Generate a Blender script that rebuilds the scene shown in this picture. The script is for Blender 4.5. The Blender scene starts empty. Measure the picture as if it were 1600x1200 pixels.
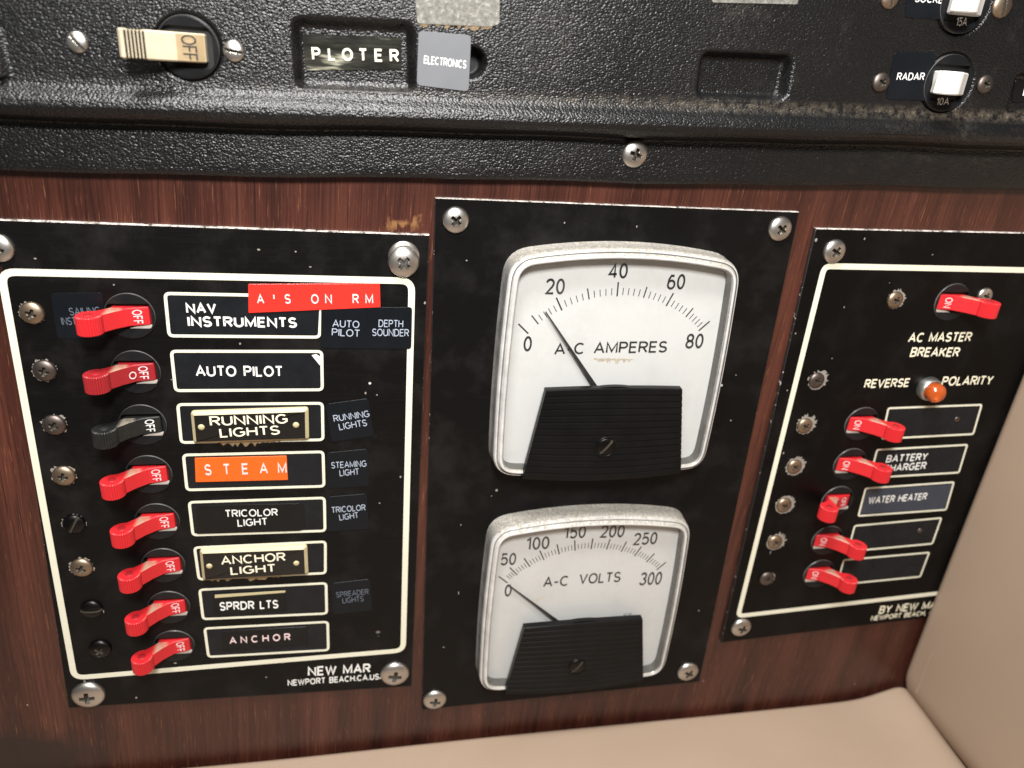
import bpy, bmesh, math, random
from mathutils import Vector, Matrix
random.seed(7)
sc = bpy.context.scene
COL = sc.collection
MM = 0.001
ZO = 0.30                                   # height of the reference axis in the scene, metres
# ------------------------------------------------------------------ camera
F = 1173.374                                # focal length in photo pixels (1600 wide)
D0 = 241.335                                # camera distance from the panel face, mm
R = [[0.98014843, 0.00911393, -0.19805555], [0.07283181, 0.91255028, 0.40242703], [0.18440334, -0.40886296, 0.89377094]]
def W(u, v, w): return Vector((u*MM, -w*MM, v*MM + ZO))     # panel mm (right, up, out) -> world
cam = bpy.data.cameras.new('camera'); camo = bpy.data.objects.new('camera', cam); COL.objects.link(camo)
M = Matrix(((R[0][0], R[0][1], R[0][2]), (-R[2][0], -R[2][1], -R[2][2]), (R[1][0], R[1][1], R[1][2]))).to_4x4()
M.translation = W(0, 0, D0)
camo.matrix_world = M
cam.sensor_fit = 'HORIZONTAL'; cam.sensor_width = 36; cam.lens = F*36/1600
cam.clip_start = 0.01; cam.clip_end = 20
cam.dof.use_dof = True; cam.dof.focus_distance = 0.248; cam.dof.aperture_fstop = 10.5
sc.camera = camo
# ------------------------------------------------------------------ world, lamps, exposure
wd = bpy.data.worlds.new('World'); sc.world = wd; wd.use_nodes = True
bg = wd.node_tree.nodes['Background']; bg.inputs[0].default_value = (1.0, 0.95, 0.89, 1); bg.inputs[1].default_value = 0.13
def area(name, loc, target, size, power, col, sy=None):
    l = bpy.data.lights.new(name, 'AREA'); l.shape = 'RECTANGLE'; l.size = size; l.size_y = sy or size; l.energy = power; l.color = col
    o = bpy.data.objects.new(name, l); COL.objects.link(o); o.location = loc
    o.rotation_euler = (target - loc).to_track_quat('-Z', 'Y').to_euler(); return o
area('cabin_lamp', W(0, 200, 330), W(60, -110, 0), 0.08, 3.3, (1.0, 0.985, 0.96), 0.08)
area('ceiling_lamp', W(-60, 420, 190), W(40, -90, 0), 0.12, 4.2, (1.0, 0.985, 0.96), 0.10)
sc.view_settings.view_transform = 'Standard'; sc.view_settings.look = 'None'
sc.view_settings.exposure = 0.0; sc.view_settings.gamma = 1.0; sc.view_settings.use_curve_mapping = False

# ------------------------------------------------------------------ point finder: photo pixel at depth w -> panel mm
def P(x, y, w=0.0):
    a, b = (x-800)/F, -(y-600)/F
    d = [R[i][0]*a + R[i][1]*b - R[i][2] for i in range(3)]
    t = (w - D0)/d[2]
    return Vector((t*d[0], t*d[1], w))

# ------------------------------------------------------------------ materials
class N:
    def __init__(s, name):
        s.m = bpy.data.materials.new(name); s.m.use_nodes = True
        s.t = s.m.node_tree; s.b = s.t.nodes['Principled BSDF']
    def n(s, typ, **kw):
        nd = s.t.nodes.new(typ)
        for k, v in kw.items():
            if k[0] == 'i' and k[1:].isdigit(): s.put(nd.inputs[int(k[1:])], v)
            elif hasattr(nd, k): setattr(nd, k, v)
            else: s.put(nd.inputs[k.replace('_', ' ')], v)
        return nd
    def put(s, sock, v):
        if isinstance(v, bpy.types.NodeSocket): s.t.links.new(v, sock)
        else: sock.default_value = v
    def math(s, op, a, b=0.0, c=0.0, clamp=False):
        return s.n('ShaderNodeMath', operation=op, use_clamp=clamp, i0=a, i1=b, i2=c).outputs[0]
    def coords(s, scale=(1, 1, 1), rot=(0, 0, 0)):
        tc = s.n('ShaderNodeTexCoord')
        return s.n('ShaderNodeMapping', Vector=tc.outputs['Object'], Scale=scale, Rotation=rot).outputs[0]
    def noise(s, vec, scale, detail=3, rough=.55):
        return s.n('ShaderNodeTexNoise', Vector=vec, Scale=scale, Detail=detail, Roughness=rough).outputs[0]
    def ramp(s, fac, stops):
        r = s.n('ShaderNodeValToRGB', Fac=fac); e = r.color_ramp.elements
        while len(e) < len(stops): e.new(.5)
        for q, (p, c) in zip(e, stops):
            q.position = p; q.color = (c if isinstance(c, tuple) else (c, c, c)) + (1,)
        return r.outputs[0]
    def mix(s, f, a, b):
        g = s.n('ShaderNodeMix', data_type='RGBA'); s.put(g.inputs[0], f)
        for sock, v in ((g.inputs[6], a), (g.inputs[7], b)): s.put(sock, v + (1,) if isinstance(v, tuple) else v)
        return g.outputs[2]
    def bump(s, h, strength, dist):
        return s.n('ShaderNodeBump', Height=h, Strength=strength, Distance=dist).outputs[0]
    def set(s, **kw):
        for k, v in kw.items():
            k = {'col': 'Base Color', 'rough': 'Roughness', 'metal': 'Metallic', 'spec': 'Specular IOR Level', 'normal': 'Normal', 'coat': 'Coat Weight', 'coatr': 'Coat Roughness', 'trans': 'Transmission Weight', 'alpha': 'Alpha', 'sss': 'Subsurface Weight'}[k]
            s.put(s.b.inputs[k], v + (1,) if isinstance(v, tuple) and k == 'Base Color' else v)
        return s.m
MAT = {}
def plain(key, col, rough, var=.15, scale=300, bump=0.0, dist=.0002, **kw):
    k = N(key); v = k.coords(); n = k.noise(v, scale, 4)
    f = k.math('MULTIPLY_ADD', n, 2*var, 1-var)
    c = k.mix(1.0, col, col); g = k.n('ShaderNodeHueSaturation', Color=col + (1,), Value=f)
    r = k.math('MULTIPLY_ADD', k.noise(v, scale*.4, 3), .25, rough-.125)
    k.set(col=g.outputs[0], rough=r, **kw)
    if bump: k.set(normal=k.bump(k.noise(v, scale*4, 3), bump, dist))
    MAT[key] = k.m; return k.m

def wood():
    k = N('wood'); v = k.coords((1, 1, 1), (0, math.radians(-2.5), 0))
    st = lambda x, z: k.n('ShaderNodeMapping', Vector=v, Scale=(x, 1, z)).outputs[0]
    broad = k.noise(st(70, 4), 1, 3)
    fine = k.noise(st(1300, 20), 1, 5, .7)
    c = k.ramp(k.math('ADD', k.math('MULTIPLY', broad, .55), k.math('MULTIPLY', fine, .45)),
               [(.36, (.019, .0056, .004)), (.5, (.052, .0145, .0092)), (.63, (.096, .029, .018))])
    por = k.noise(st(2000, 75), 1, 3, .6)
    c = k.mix(k.ramp(por, [(.61, 0.0), (.72, .6)]), c, (.34, .135, .062))
    dk = k.noise(st(1500, 28), 1, 2)
    c = k.mix(k.ramp(dk, [(.57, 0.0), (.70, .75)]), c, (.010, .0035, .003))
    sp = k.n('ShaderNodeSeparateXYZ', Vector=k.coords())
    X, Z = sp.outputs[0], sp.outputs[2]
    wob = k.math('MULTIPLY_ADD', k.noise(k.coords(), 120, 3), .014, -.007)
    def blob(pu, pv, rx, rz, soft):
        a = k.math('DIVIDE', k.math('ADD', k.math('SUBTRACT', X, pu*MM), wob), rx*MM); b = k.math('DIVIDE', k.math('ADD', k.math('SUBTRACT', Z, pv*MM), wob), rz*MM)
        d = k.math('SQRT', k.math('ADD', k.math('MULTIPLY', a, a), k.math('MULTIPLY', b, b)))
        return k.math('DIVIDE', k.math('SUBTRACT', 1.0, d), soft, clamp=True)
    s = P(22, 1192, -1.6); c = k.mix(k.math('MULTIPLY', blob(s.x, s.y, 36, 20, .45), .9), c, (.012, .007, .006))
    chipn = k.ramp(k.noise(st(420, 190), 1, 3), [(.44, 0.0), (.54, 1.0)])
    s = P(626, 352, -1.6); c = k.mix(k.math('MULTIPLY', blob(s.x, s.y, 6.5, 3.6, .5), chipn), c, (.22, .105, .042))
    vo = k.n('ShaderNodeTexVoronoi', Vector=k.coords(), Scale=95.0)
    c = k.mix(k.math('MULTIPLY', k.math('LESS_THAN', vo.outputs['Distance'], .030), k.math('GREATER_THAN', k.n('ShaderNodeSeparateXYZ', Vector=vo.outputs['Color']).outputs[0], .75)), c, (.40, .33, .28))
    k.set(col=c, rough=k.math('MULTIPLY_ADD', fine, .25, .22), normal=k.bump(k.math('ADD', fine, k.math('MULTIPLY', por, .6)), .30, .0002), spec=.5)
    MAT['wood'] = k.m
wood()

def anod(key, base, brushed, speck):
    k = N(key); v = k.coords()
    br = k.noise(k.n('ShaderNodeMapping', Vector=v, Scale=(40, 1, 1600)).outputs[0], 1, 4, .7)
    smudge = k.noise(v, 45, 5, .65)
    c = k.mix(k.ramp(smudge, [(.48, 0.0), (.72, 1.0)]), (base, base*.95, base*.95), (base*3.4, base*3.1, base*3.0))
    if brushed:
        c = k.mix(k.ramp(br, [(.5, 0.0), (.75, .5)]), c, (base*2.6, base*2.5, base*2.5))
    vo = k.n('ShaderNodeTexVoronoi', Vector=v, Scale=150.0)
    rnd = k.n('ShaderNodeSeparateXYZ', Vector=vo.outputs['Color'])
    m = k.math('MULTIPLY', k.math('LESS_THAN', vo.outputs['Distance'], k.math('MULTIPLY', rnd.outputs[1], .07)), k.math('GREATER_THAN', rnd.outputs[0], 1-speck))
    c = k.mix(m, c, (.6, .58, .55))
    spn = k.n('ShaderNodeTexVoronoi', Vector=k.n('ShaderNodeMapping', Vector=v, Rotation=(0, .6, 0), Scale=(260, 1, 45)).outputs[0], Scale=1.0)
    r2 = k.n('ShaderNodeSeparateXYZ', Vector=spn.outputs['Color'])
    c = k.mix(k.math('MULTIPLY', k.math('LESS_THAN', spn.outputs['Distance'], .05), k.math('GREATER_THAN', r2.outputs[0], .96)), c, (.35, .34, .33))
    k.set(col=c, rough=k.math('MULTIPLY_ADD', smudge, .35, .24), normal=k.bump(br, .25 if brushed else .05, .0001), spec=.15)
    MAT[key] = k.m
anod('anodised', .0036, True, .05); anod('anodised_plain', .0036, False, .05); anod('anodised_dark', .002, False, .03)

k = N('worn_edge'); v = k.coords(); n = k.noise(v, 420, 5, .7)
k.set(col=k.ramp(n, [(.38, (.03, .025, .022)), (.47, (.42, .37, .33)), (.62, (.74, .68, .63))]), rough=.7, normal=k.bump(n, .6, .0004)); MAT['worn_edge'] = k.m
k = N('chipped_edge'); v = k.coords(); n = k.noise(v, 500, 4, .7)
k.set(col=k.ramp(n, [(.62, (.012, .01, .01)), (.68, (.5, .45, .4))]), rough=.6); MAT['chipped_edge'] = k.m
k = N('ivory_print'); v = k.coords(); n = k.noise(v, 260, 6, .75)
k.set(col=k.mix(k.ramp(n, [(.60, 0.0), (.74, .75)]), k.mix(k.noise(v, 60, 2), (.76, .75, .62), (.70, .67, .52)), (.25, .22, .16)), rough=.55); MAT['ivory_print'] = k.m

def leather():
    k = N('black_leather'); tc = k.n('ShaderNodeTexCoord'); o = tc.outputs['Object']
    m = k.n('ShaderNodeMapping', Vector=o, Scale=(1, 1, 1.5), Rotation=(0, math.radians(8), 0)).outputs[0]
    warp = k.n('ShaderNodeTexNoise', Vector=m, Scale=700.0, Detail=2.0)
    vec = k.n('ShaderNodeVectorMath', operation='MULTIPLY_ADD', i0=warp.outputs['Color'], i1=(.0006, .0006, .0006), i2=m).outputs[0]
    vo = k.n('ShaderNodeTexVoronoi', feature='SMOOTH_F1', Vector=vec, Scale=1380.0, Smoothness=.35)
    h = k.math('SUBTRACT', 1.0, k.math('MULTIPLY', vo.outputs['Distance'], vo.outputs['Distance']))
    h = k.math('ADD', h, k.math('MULTIPLY', k.noise(vec, 2000, 2), .12))
    sp = k.n('ShaderNodeSeparateXYZ', Vector=o)
    vp = k.math('SUBTRACT', sp.outputs[2], k.math('MULTIPLY', sp.outputs[0], .0265))
    d = k.math('DIVIDE', k.math('ABSOLUTE', k.math('ADD', vp, .0132)), .0026)
    band = k.math('SUBTRACT', 1.0, d, clamp=True)
    xr = k.math('MULTIPLY_ADD', sp.outputs[0], 3.0, .25, clamp=True)
    nz = k.noise(o, 500, 4, .7)
    dust = k.math('MULTIPLY', k.math('MULTIPLY', band, xr), k.ramp(nz, [(.40, 0.0), (.70, .5)]))
    sm = k.ramp(k.noise(o, 28, 5, .7), [(.52, 0.0), (.8, .5)])
    gen = k.math('MULTIPLY', sm, k.ramp(nz, [(.45, 0.0), (.7, 1.0)]))
    c = k.mix(dust, (.0042, .0042, .0046), (.26, .21, .15))
    c = k.mix(k.math('MULTIPLY', gen, .5), c, (.15, .13, .10))
    k.set(col=c, rough=k.math('ADD', k.math('MULTIPLY_ADD', k.noise(o, 30, 4), .20, .25), k.math('MULTIPLY', dust, .4)), normal=k.bump(h, .62, .0003), spec=.5)
    MAT['black_leather'] = k.m
leather()

def red(key, a, b):
    k = N(key); v = k.coords(); n = k.noise(v, 350, 5, .65)
    up = k.n('ShaderNodeSeparateXYZ', Vector=k.n('ShaderNodeNewGeometry').outputs['Normal'])
    sp = k.n('ShaderNodeSeparateXYZ', Vector=v)
    c = k.mix(n, a, b)
    xyz = k.n('ShaderNodeSeparateXYZ', Vector=v); xs = xyz.outputs[0]
    near = k.math('SUBTRACT', 1.0, k.math('DIVIDE', k.math('ABSOLUTE', k.math('SUBTRACT', k.math('ABSOLUTE', xs), .0036)), .0026), clamp=True)
    grime = k.math('MULTIPLY', k.math('MULTIPLY', k.math('MULTIPLY', k.math('GREATER_THAN', up.outputs[2], .7), k.math('LESS_THAN', xyz.outputs[1], -.0012)), k.math('MULTIPLY', near, 2.2, clamp=True)), k.ramp(n, [(.35, .35), (.6, .95)]))
    c = k.mix(grime, c, (.38, .24, .17) if a[0] > .1 else (.22, .19, .15))
    k.set(col=c, rough=k.math('MULTIPLY_ADD', n, .2, .34), normal=k.bump(n, .12, .0002), spec=.4, sss=0.0)
    MAT[key] = k.m
red('red_plastic', (.60, .021, .027), (.50, .015, .020)); red('faded_red_plastic', (.34, .016, .022), (.26, .012, .016))
red('black_plastic_dusty', (.004, .0045, .0045), (.020, .021, .019))
plain('pin_red', (.33, .012, .016), .5); plain('pin_dark', (.02, .02, .02), .5)
plain('cream_plastic', (.47, .40, .28), .5, .2, 200, .1); plain('cream_stained', (.33, .24, .13), .6, .3, 260)
plain('white_plastic', (.74, .73, .69), .4, .04)
plain('bush_black', (.011, .011, .012), .25, .4, 250, .1, spec=.2)
plain('bush_rim', (.085, .08, .075), .35, .8, 350)
plain('slot_black', (.004, .004, .004), .6)
plain('shutter_grey', (.42, .38, .34), .5, .2)
plain('ink_white', (.80, .80, .77), .5, .06, 800)
plain('ink_pink', (.80, .60, .60), .5, .1, 900)
plain('ink_blue', (.38, .43, .52), .5, .15, 700)
plain('ink_faint', (.11, .13, .165), .5, .2, 700)
plain('ink_black', (.018, .018, .02), .5, .1)
plain('ink_gold', (.88, .83, .64), .5, .1)
plain('insert_black', (.010, .011, .013), .28, .5, 180, spec=.2)
plain('insert_blue', (.036, .045, .064), .4, .2, 200)
plain('sticker_black', (.0055, .0070, .0092), .33, .25, 150, spec=.2)
plain('sticker_grey', (.135, .14, .15), .45, .1, 150)
plain('tape_black', (.008, .008, .008), .26, .3, 150, spec=.2)
plain('red_tape', (.70, .030, .020), .3, .06, 120); plain('orange_tape', (.76, .115, .010), .3, .06, 120)
plain('tag_black', (.006, .006, .006), .3, .3); plain('tag_ivory', (.50, .43, .25), .5, .15, 200, .15)
plain('shroud_black', (.0045, .0045, .0045), .34, .5, 120, spec=.2)
plain('recess_grime_shade', (.05, .043, .032), .6, .6, 900)
plain('glue', (.27, .19, .10), .5, .4, 500, .4, .0005)
plain('lint', (.8, .78, .74), .8)

def metal(key, col, rough, dirt, dcol):
    k = N(key); v = k.coords(); n = k.noise(v, 2.2, 5, .7); n2 = k.noise(v, 9, 4, .6)
    f = k.ramp(n, [(.5, 0.0), (.72, dirt)])
    k.set(col=k.mix(f, k.mix(n2, col, tuple(q*.8 for q in col)), dcol), metal=k.math('SUBTRACT', 1.0, f), rough=k.math('MULTIPLY_ADD', n2, .22, rough), normal=k.bump(n2, .12, .05))
    MAT[key] = k.m
plain('bare_metal', (.26, .24, .21), .5, .5, 700, .3, .0004)
metal('steel', (.60, .57, .53), .26, .6, (.20, .16, .12)); metal('brassy', (.38, .29, .21), .34, .8, (.10, .07, .05)); metal('dark_screw', (.17, .14, .125), .36, .8, (.03, .026, .024)); metal('black_screw', (.035, .033, .033), .25, .5, (.02, .02, .02)); metal('nickel_ring', (.62, .63, .60), .3, .6, (.35, .36, .32))

for key, ca_, cb_ in (('bezel_acrylic', (.66, .65, .63), (.46, .45, .43)), ('bezel_grey', (.30, .295, .285), (.17, .167, .16))):
    k = N(key); v = k.coords(); n = k.noise(v, 520, 5, .7)
    up = k.n('ShaderNodeSeparateXYZ', Vector=k.n('ShaderNodeNewGeometry').outputs['Normal']).outputs[2]
    du = k.math('MULTIPLY', k.math('MULTIPLY_ADD', up, 2.2, -.5, clamp=True), k.ramp(n, [(.3, .25), (.6, 1.0)]))
    dcol = k.ramp(k.noise(v, 1500, 3, .7), [(.36, (.22, .20, .165)), (.52, (.36, .33, .28)), (.68, (.54, .51, .45))])
    pit = k.ramp(k.noise(v, 1900, 3, .7), [(.60, 0.0), (.70, .6)])
    c = k.mix(pit, k.mix(k.ramp(k.noise(v, 160, 4), [(.35, 0.0), (.7, 1.0)]), ca_, cb_), (.75, .74, .72))
    c = k.mix(du, c, dcol)
    k.set(col=c, rough=k.math('MULTIPLY_ADD', du, .6, .14), metal=.1, normal=k.bump(n, k.math('MULTIPLY_ADD', du, .8, .12), .0005), coat=.6, spec=.7); MAT[key] = k.m
k = N('dial_white'); v = k.coords(); n = k.noise(v, 55, 5, .65)
vo = k.n('ShaderNodeTexVoronoi', Vector=v, Scale=210.0)
c = k.mix(k.ramp(n, [(.5, 0.0), (.85, .5)]), (.60, .604, .60), (.45, .445, .425))
c = k.mix(k.math('MULTIPLY', k.math('LESS_THAN', vo.outputs['Distance'], .05), k.math('GREATER_THAN', k.n('ShaderNodeSeparateXYZ', Vector=vo.outputs['Color']).outputs[0], .86)), c, (.35, .33, .3))
k.set(col=c, rough=.5); MAT['dial_white'] = k.m
plain('bezel_dark', (.085, .083, .078), .3, .3)  # dark rim strips: shadow line beside the dial put into the colour
plain('scuff', (.46, .40, .32), .7, .5, 600)
plain('scuff_pale', (.60, .55, .46), .7, .3, 600)
# clear pane: mostly see-through, reflecting by facing angle
k = N('clear_pane'); t = k.t; v = k.coords()
fc = k.n('ShaderNodeLayerWeight', Blend=.5).outputs['Facing']; tr = k.n('ShaderNodeBsdfTransparent', Color=(.97, .97, .96, 1)); gl = k.n('ShaderNodeBsdfGlossy', Roughness=.08)
hz = k.n('ShaderNodeBsdfDiffuse', Color=(.6, .58, .54, 1))
mx = k.n('ShaderNodeMixShader', i0=k.math('MULTIPLY_ADD', k.math('POWER', fc, 5.0), .95, .04), i1=tr.outputs[0], i2=gl.outputs[0])
hazef = k.math('MULTIPLY', k.ramp(k.noise(v, 70, 6, .7), [(.5, 0.0), (.8, 1.0)]), .10)
mx2 = k.n('ShaderNodeMixShader', i0=hazef, i1=mx.outputs[0], i2=hz.outputs[0])
t.links.new(mx2.outputs[0], t.nodes['Material Output'].inputs[0]); MAT['clear_pane'] = k.m
k = N('beige_vinyl'); v = k.coords(); n = k.noise(v, 25, 3)
vo = k.n('ShaderNodeTexVoronoi', Vector=v, Scale=1500.0)
k.set(col=k.mix(n, (.375, .278, .205), (.335, .248, .18)), rough=.5, normal=k.bump(vo.outputs['Distance'], .10, .0003), spec=.35); MAT['beige_vinyl'] = k.m
k = N('tape_cloth'); v = k.coords(); n = k.noise(v, 900, 4, .7)
k.set(col=k.ramp(n, [(.35, (.10, .096, .082)), (.55, (.17, .163, .142)), (.75, (.36, .345, .31))]), rough=.6, normal=k.bump(n, .5, .0004)); MAT['tape_cloth'] = k.m
k = N('amber'); k.set(col=(.58, .10, .012), rough=.22, coat=.5, trans=.35); MAT['amber'] = k.m
k = N('clear_tape'); v = k.coords()
cr = k.noise(k.n('ShaderNodeMapping', Vector=v, Scale=(50, 1, 320), Rotation=(0, .12, 0)).outputs[0], 1, 3, .6)
c = k.ramp(cr, [(.45, (.012, .012, .010)), (.60, (.03, .03, .024)), (.68, (.30, .29, .22))])
k.set(col=c, rough=.18, normal=k.bump(cr, .5, .0008)); MAT['clear_tape'] = k.m

# ------------------------------------------------------------------ mesh building
class MB:
    """collects geometry in panel millimetres relative to an anchor"""
    def __init__(s, anchor=(0, 0, 0)): s.v = []; s.f = []; s.mi = []; s.sm = []; s.a = Vector(anchor)
    def add(s, verts, faces, mi=0, smooth=False):
        o = len(s.v); s.v += [Vector(q) - s.a for q in verts]
        for f in faces: s.f.append([o+i for i in f]); s.mi.append(mi); s.sm.append(smooth)
        return o
    def loft(s, rings, mi=0, smooth=True, cap0=False, cap1=False, close=True, mis=None):
        n = len(rings[0]); vs = [q for r in rings for q in r]; o = s.add(vs, [], 0)
        for k in range(len(rings)-1):
            for i in range(n if close else n-1):
                j = (i+1) % n
                s.f.append([o+k*n+i, o+k*n+j, o+(k+1)*n+j, o+(k+1)*n+i]); s.mi.append(mis[k] if mis else mi); s.sm.append(smooth)
        if cap0: s.f.append([o+i for i in range(n)][::-1]); s.mi.append(mi); s.sm.append(False)
        if cap1: s.f.append([o+(len(rings)-1)*n+i for i in range(n)]); s.mi.append(mi); s.sm.append(False)
    def slab(s, poly, w0, w1, bev=0.0, mi=0, side=None):
        """poly CCW seen from the front [(u,v)], from depth w0 to w1"""
        side = mi if side is None else side
        rings = [[(p[0], p[1], w0) for p in poly], [(p[0], p[1], w1-bev) for p in poly]]; mis = [side]
        if bev: rings.append([(p[0], p[1], w1) for p in inset(poly, bev)]); mis.append(side)
        n = len(poly); s.loft(rings, mi, False, False, True, True, mis)
    def mesh(s, name, mats):
        m = bpy.data.meshes.new(name)
        m.from_pydata([(q.x*MM, -q.z*MM, q.y*MM) for q in s.v], [], s.f)
        for k in mats: m.materials.append(MAT[k])
        m.polygons.foreach_set('material_index', s.mi); m.polygons.foreach_set('use_smooth', s.sm); m.update()
        return m
    def build(s, name, mats, parent=None, at=None):
        if isinstance(mats, str): mats = [mats]
        o = bpy.data.objects.new(name, s.mesh(name, mats)); COL.objects.link(o)
        if parent: o.parent = parent
        else: o.location = W(*s.a)
        return o
def area2(poly): return sum(poly[i][0]*poly[(i+1) % len(poly)][1] - poly[(i+1) % len(poly)][0]*poly[i][1] for i in range(len(poly)))
def ccw(poly): return poly if area2(poly) > 0 else poly[::-1]
def inset(poly, d):
    n = len(poly); out = []
    for i in range(n):
        a, b, c = (Vector(poly[j][:2]) for j in ((i-1) % n, i, (i+1) % n))
        e, f = (b-a), (c-b)
        if e.length < 1e-6: e = f
        if f.length < 1e-6: f = e
        e.normalize(); f.normalize(); n1, n2 = Vector((-e.y, e.x)), Vector((-f.y, f.x)); m = n1+n2
        m = m/max(m.dot(n1), .35) if m.length > 1e-6 else n1
        q = b + m*d; out.append((q.x, q.y))
    return out
def rounded(q, r, seg=5):
    """rounded polygon (CCW)"""
    q = ccw([(a[0], a[1]) for a in q]); n = len(q); out = []
    for i in range(n):
        a, b, c = Vector(q[i-1]), Vector(q[i]), Vector(q[(i+1) % n])
        p0 = b + (a-b).normalized()*r; p1 = b + (c-b).normalized()*r
        for k in range(seg+1):
            t = k/seg; p = p0*(1-t)**2 + b*2*t*(1-t) + p1*t*t; out.append((p.x, p.y))
    return out
def circle(cu, cv, r, n=32): return [(cu+r*math.cos(2*math.pi*i/n), cv+r*math.sin(2*math.pi*i/n)) for i in range(n)]
def lathe(mb, c, prof, n=32, mi=0):
    """prof: (radius, w) from the outside in; turned about the panel normal at c"""
    mb.loft([[(c[0]+r*math.cos(2*math.pi*i/n), c[1]+r*math.sin(2*math.pi*i/n), c[2]+w) for i in range(n)] for r, w in prof], mi, True, False, True)
def quad(w, *px): return [tuple(P(x, y, w)[:2]) for x, y in px]

def empty(name, loc, label, cat, group=None):
    o = bpy.data.objects.new(name, None); COL.objects.link(o); o.location = W(*loc); o.empty_display_size = .004
    tag(o, label, cat, group); return o
def tag(o, label, cat, group=None):
    o['label'] = label; o['category'] = cat
    if group: o['group'] = group

# lettering: a stroke alphabet, each stroke a ribbon of faces; (width, strokes) in a unit-high box
def _arc(cx, cy, rx, ry, a0, a1):
    n = max(3, int(abs(a1-a0)/15)); return [(cx+rx*math.cos(math.radians(a0+(a1-a0)*k/n)), cy+ry*math.sin(math.radians(a0+(a1-a0)*k/n))) for k in range(n+1)]
_S = _arc(.5, .745, .46, .255, 25, 270) + _arc(.5, .245, .5, .245, 90, -155)[1:]
_8 = [_arc(.5, .755, .43, .245, -90, 270), _arc(.5, .255, .5, .255, 90, 450)]
GLY = {
'A': (.74, [[(0, 0), (.5, 1), (1, 0)], [(.17, .33), (.83, .33)]]), 'B': (.60, [[(.6, .52), (0, .52), (0, 1)] + _arc(.6, .76, .36, .24, 90, -90), [(0, .52), (0, 0)] + _arc(.58, .26, .42, .26, -90, 90)]),
'C': (.72, [_arc(.53, .5, .53, .5, 48, 312)]), 'D': (.68, [[(0, 0), (0, 1)] + _arc(.45, .5, .55, .5, 90, -90) + [(0, 0)]]), 'E': (.54, [[(1, 1), (0, 1), (0, 0), (1, 0)], [(0, .52), (.9, .52)]]),
'F': (.50, [[(1, 1), (0, 1), (0, 0)], [(0, .5), (.88, .5)]]), 'G': (.76, [_arc(.52, .5, .52, .5, 48, 318) + [(.98, .2), (.98, .47), (.58, .47)]]), 'H': (.66, [[(0, 0), (0, 1)], [(1, 0), (1, 1)], [(0, .52), (1, .52)]]),
'I': (.0, [[(0, 0), (0, 1)]]), 'J': (.48, [[(1, 1), (1, .3)] + _arc(.5, .28, .5, .28, 0, -180)]), 'K': (.64, [[(0, 0), (0, 1)], [(.95, 1), (.05, .38)], [(.32, .58), (1, 0)]]), 'L': (.48, [[(0, 1), (0, 0), (1, 0)]]),
'M': (.80, [[(0, 0), (0, 1), (.5, .12), (1, 1), (1, 0)]]), 'N': (.68, [[(0, 0), (0, 1), (1, 0), (1, 1)]]), 'O': (.78, [_arc(.5, .5, .5, .5, 90, 450)]), 'P': (.58, [[(0, 0), (0, 1)] + _arc(.58, .74, .42, .26, 90, -90) + [(0, .48)]]),
'R': (.62, [[(0, 0), (0, 1)] + _arc(.56, .75, .42, .25, 90, -90) + [(0, .5)], [(.5, .5), (1, 0)]]), 'S': (.58, [_S]), 'T': (.58, [[(0, 1), (1, 1)], [(.5, 1), (.5, 0)]]), 'U': (.64, [[(0, 1), (0, .32)] + _arc(.5, .32, .5, .32, 180, 360) + [(1, 1)]]),
'V': (.70, [[(0, 1), (.5, 0), (1, 1)]]), 'W': (1.0, [[(0, 1), (.26, 0), (.5, .95), (.74, 0), (1, 1)]]), 'X': (.66, [[(0, 0), (1, 1)], [(0, 1), (1, 0)]]), 'Y': (.66, [[(0, 1), (.5, .48), (1, 1)], [(.5, .48), (.5, 0)]]), 'Z': (.6, [[(0, 1), (1, 1), (0, 0), (1, 0)]]),
'0': (.50, [_arc(.5, .5, .5, .5, 90, 450)]), '1': (.28, [[(0, .80), (.9, 1), (.9, 0)]]), '2': (.52, [_arc(.5, .74, .48, .26, 170, -20) + [(.80, .48), (.02, 0), (1, 0)]]), '3': (.52, [_arc(.46, .755, .46, .245, 160, -90), _arc(.46, .255, .54, .255, 90, -160)]),
'4': (.56, [[(1, .26), (0, .26), (.72, 1), (.72, 0)]]), '5': (.52, [[(.92, 1), (.14, 1), (.06, .5)] + _arc(.47, .32, .53, .32, 140, -150)]), '6': (.52, [_arc(.5, .3, .5, .3, 90, 450), [(.02, .38), (.12, .72), (.42, .97), (.85, .95)]]), '8': (.52, _8),
'.': (.02, [[(0, -.02), (0, .13)]]), ',': (.06, [[(1, .06), (0, -.14)]]), "'": (.0, [[(0, .5), (0, 1)]]), '-': (.34, [[(0, .42), (1, .42)]]), ' ': (.42, [])}
def ribbon(pts, t, z, e0=0.0):
    """pts 2-D; returns verts, faces of a flat mitred ribbon of width t"""
    pts = [Vector(p) for p in pts]; closed = (pts[0]-pts[-1]).length < 1e-5
    if closed: pts = pts[:-1]
    n = len(pts); vs = []
    for i in range(n):
        a = pts[i-1] if (i or closed) else None; c = pts[(i+1) % n] if (i < n-1 or closed) else None; b = pts[i]
        d1 = (b-a).normalized() if a is not None else None; d2 = (c-b).normalized() if c is not None else None
        d1 = d1 or d2; d2 = d2 or d1
        n1, n2 = Vector((-d1.y, d1.x)), Vector((-d2.y, d2.x)); m = n1+n2; m = m.normalized() if m.length > 1e-4 else n1
        k = min(1/max(m.dot(n1), .2), 1.9); vs += [(*(b+m*k*t/2), z), (*(b-m*k*t/2), z)]
    fs = [(2*i, 2*i+1, 2*((i+1) % n)+1, 2*((i+1) % n)) for i in range(n if closed else n-1)]
    return vs, fs
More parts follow.
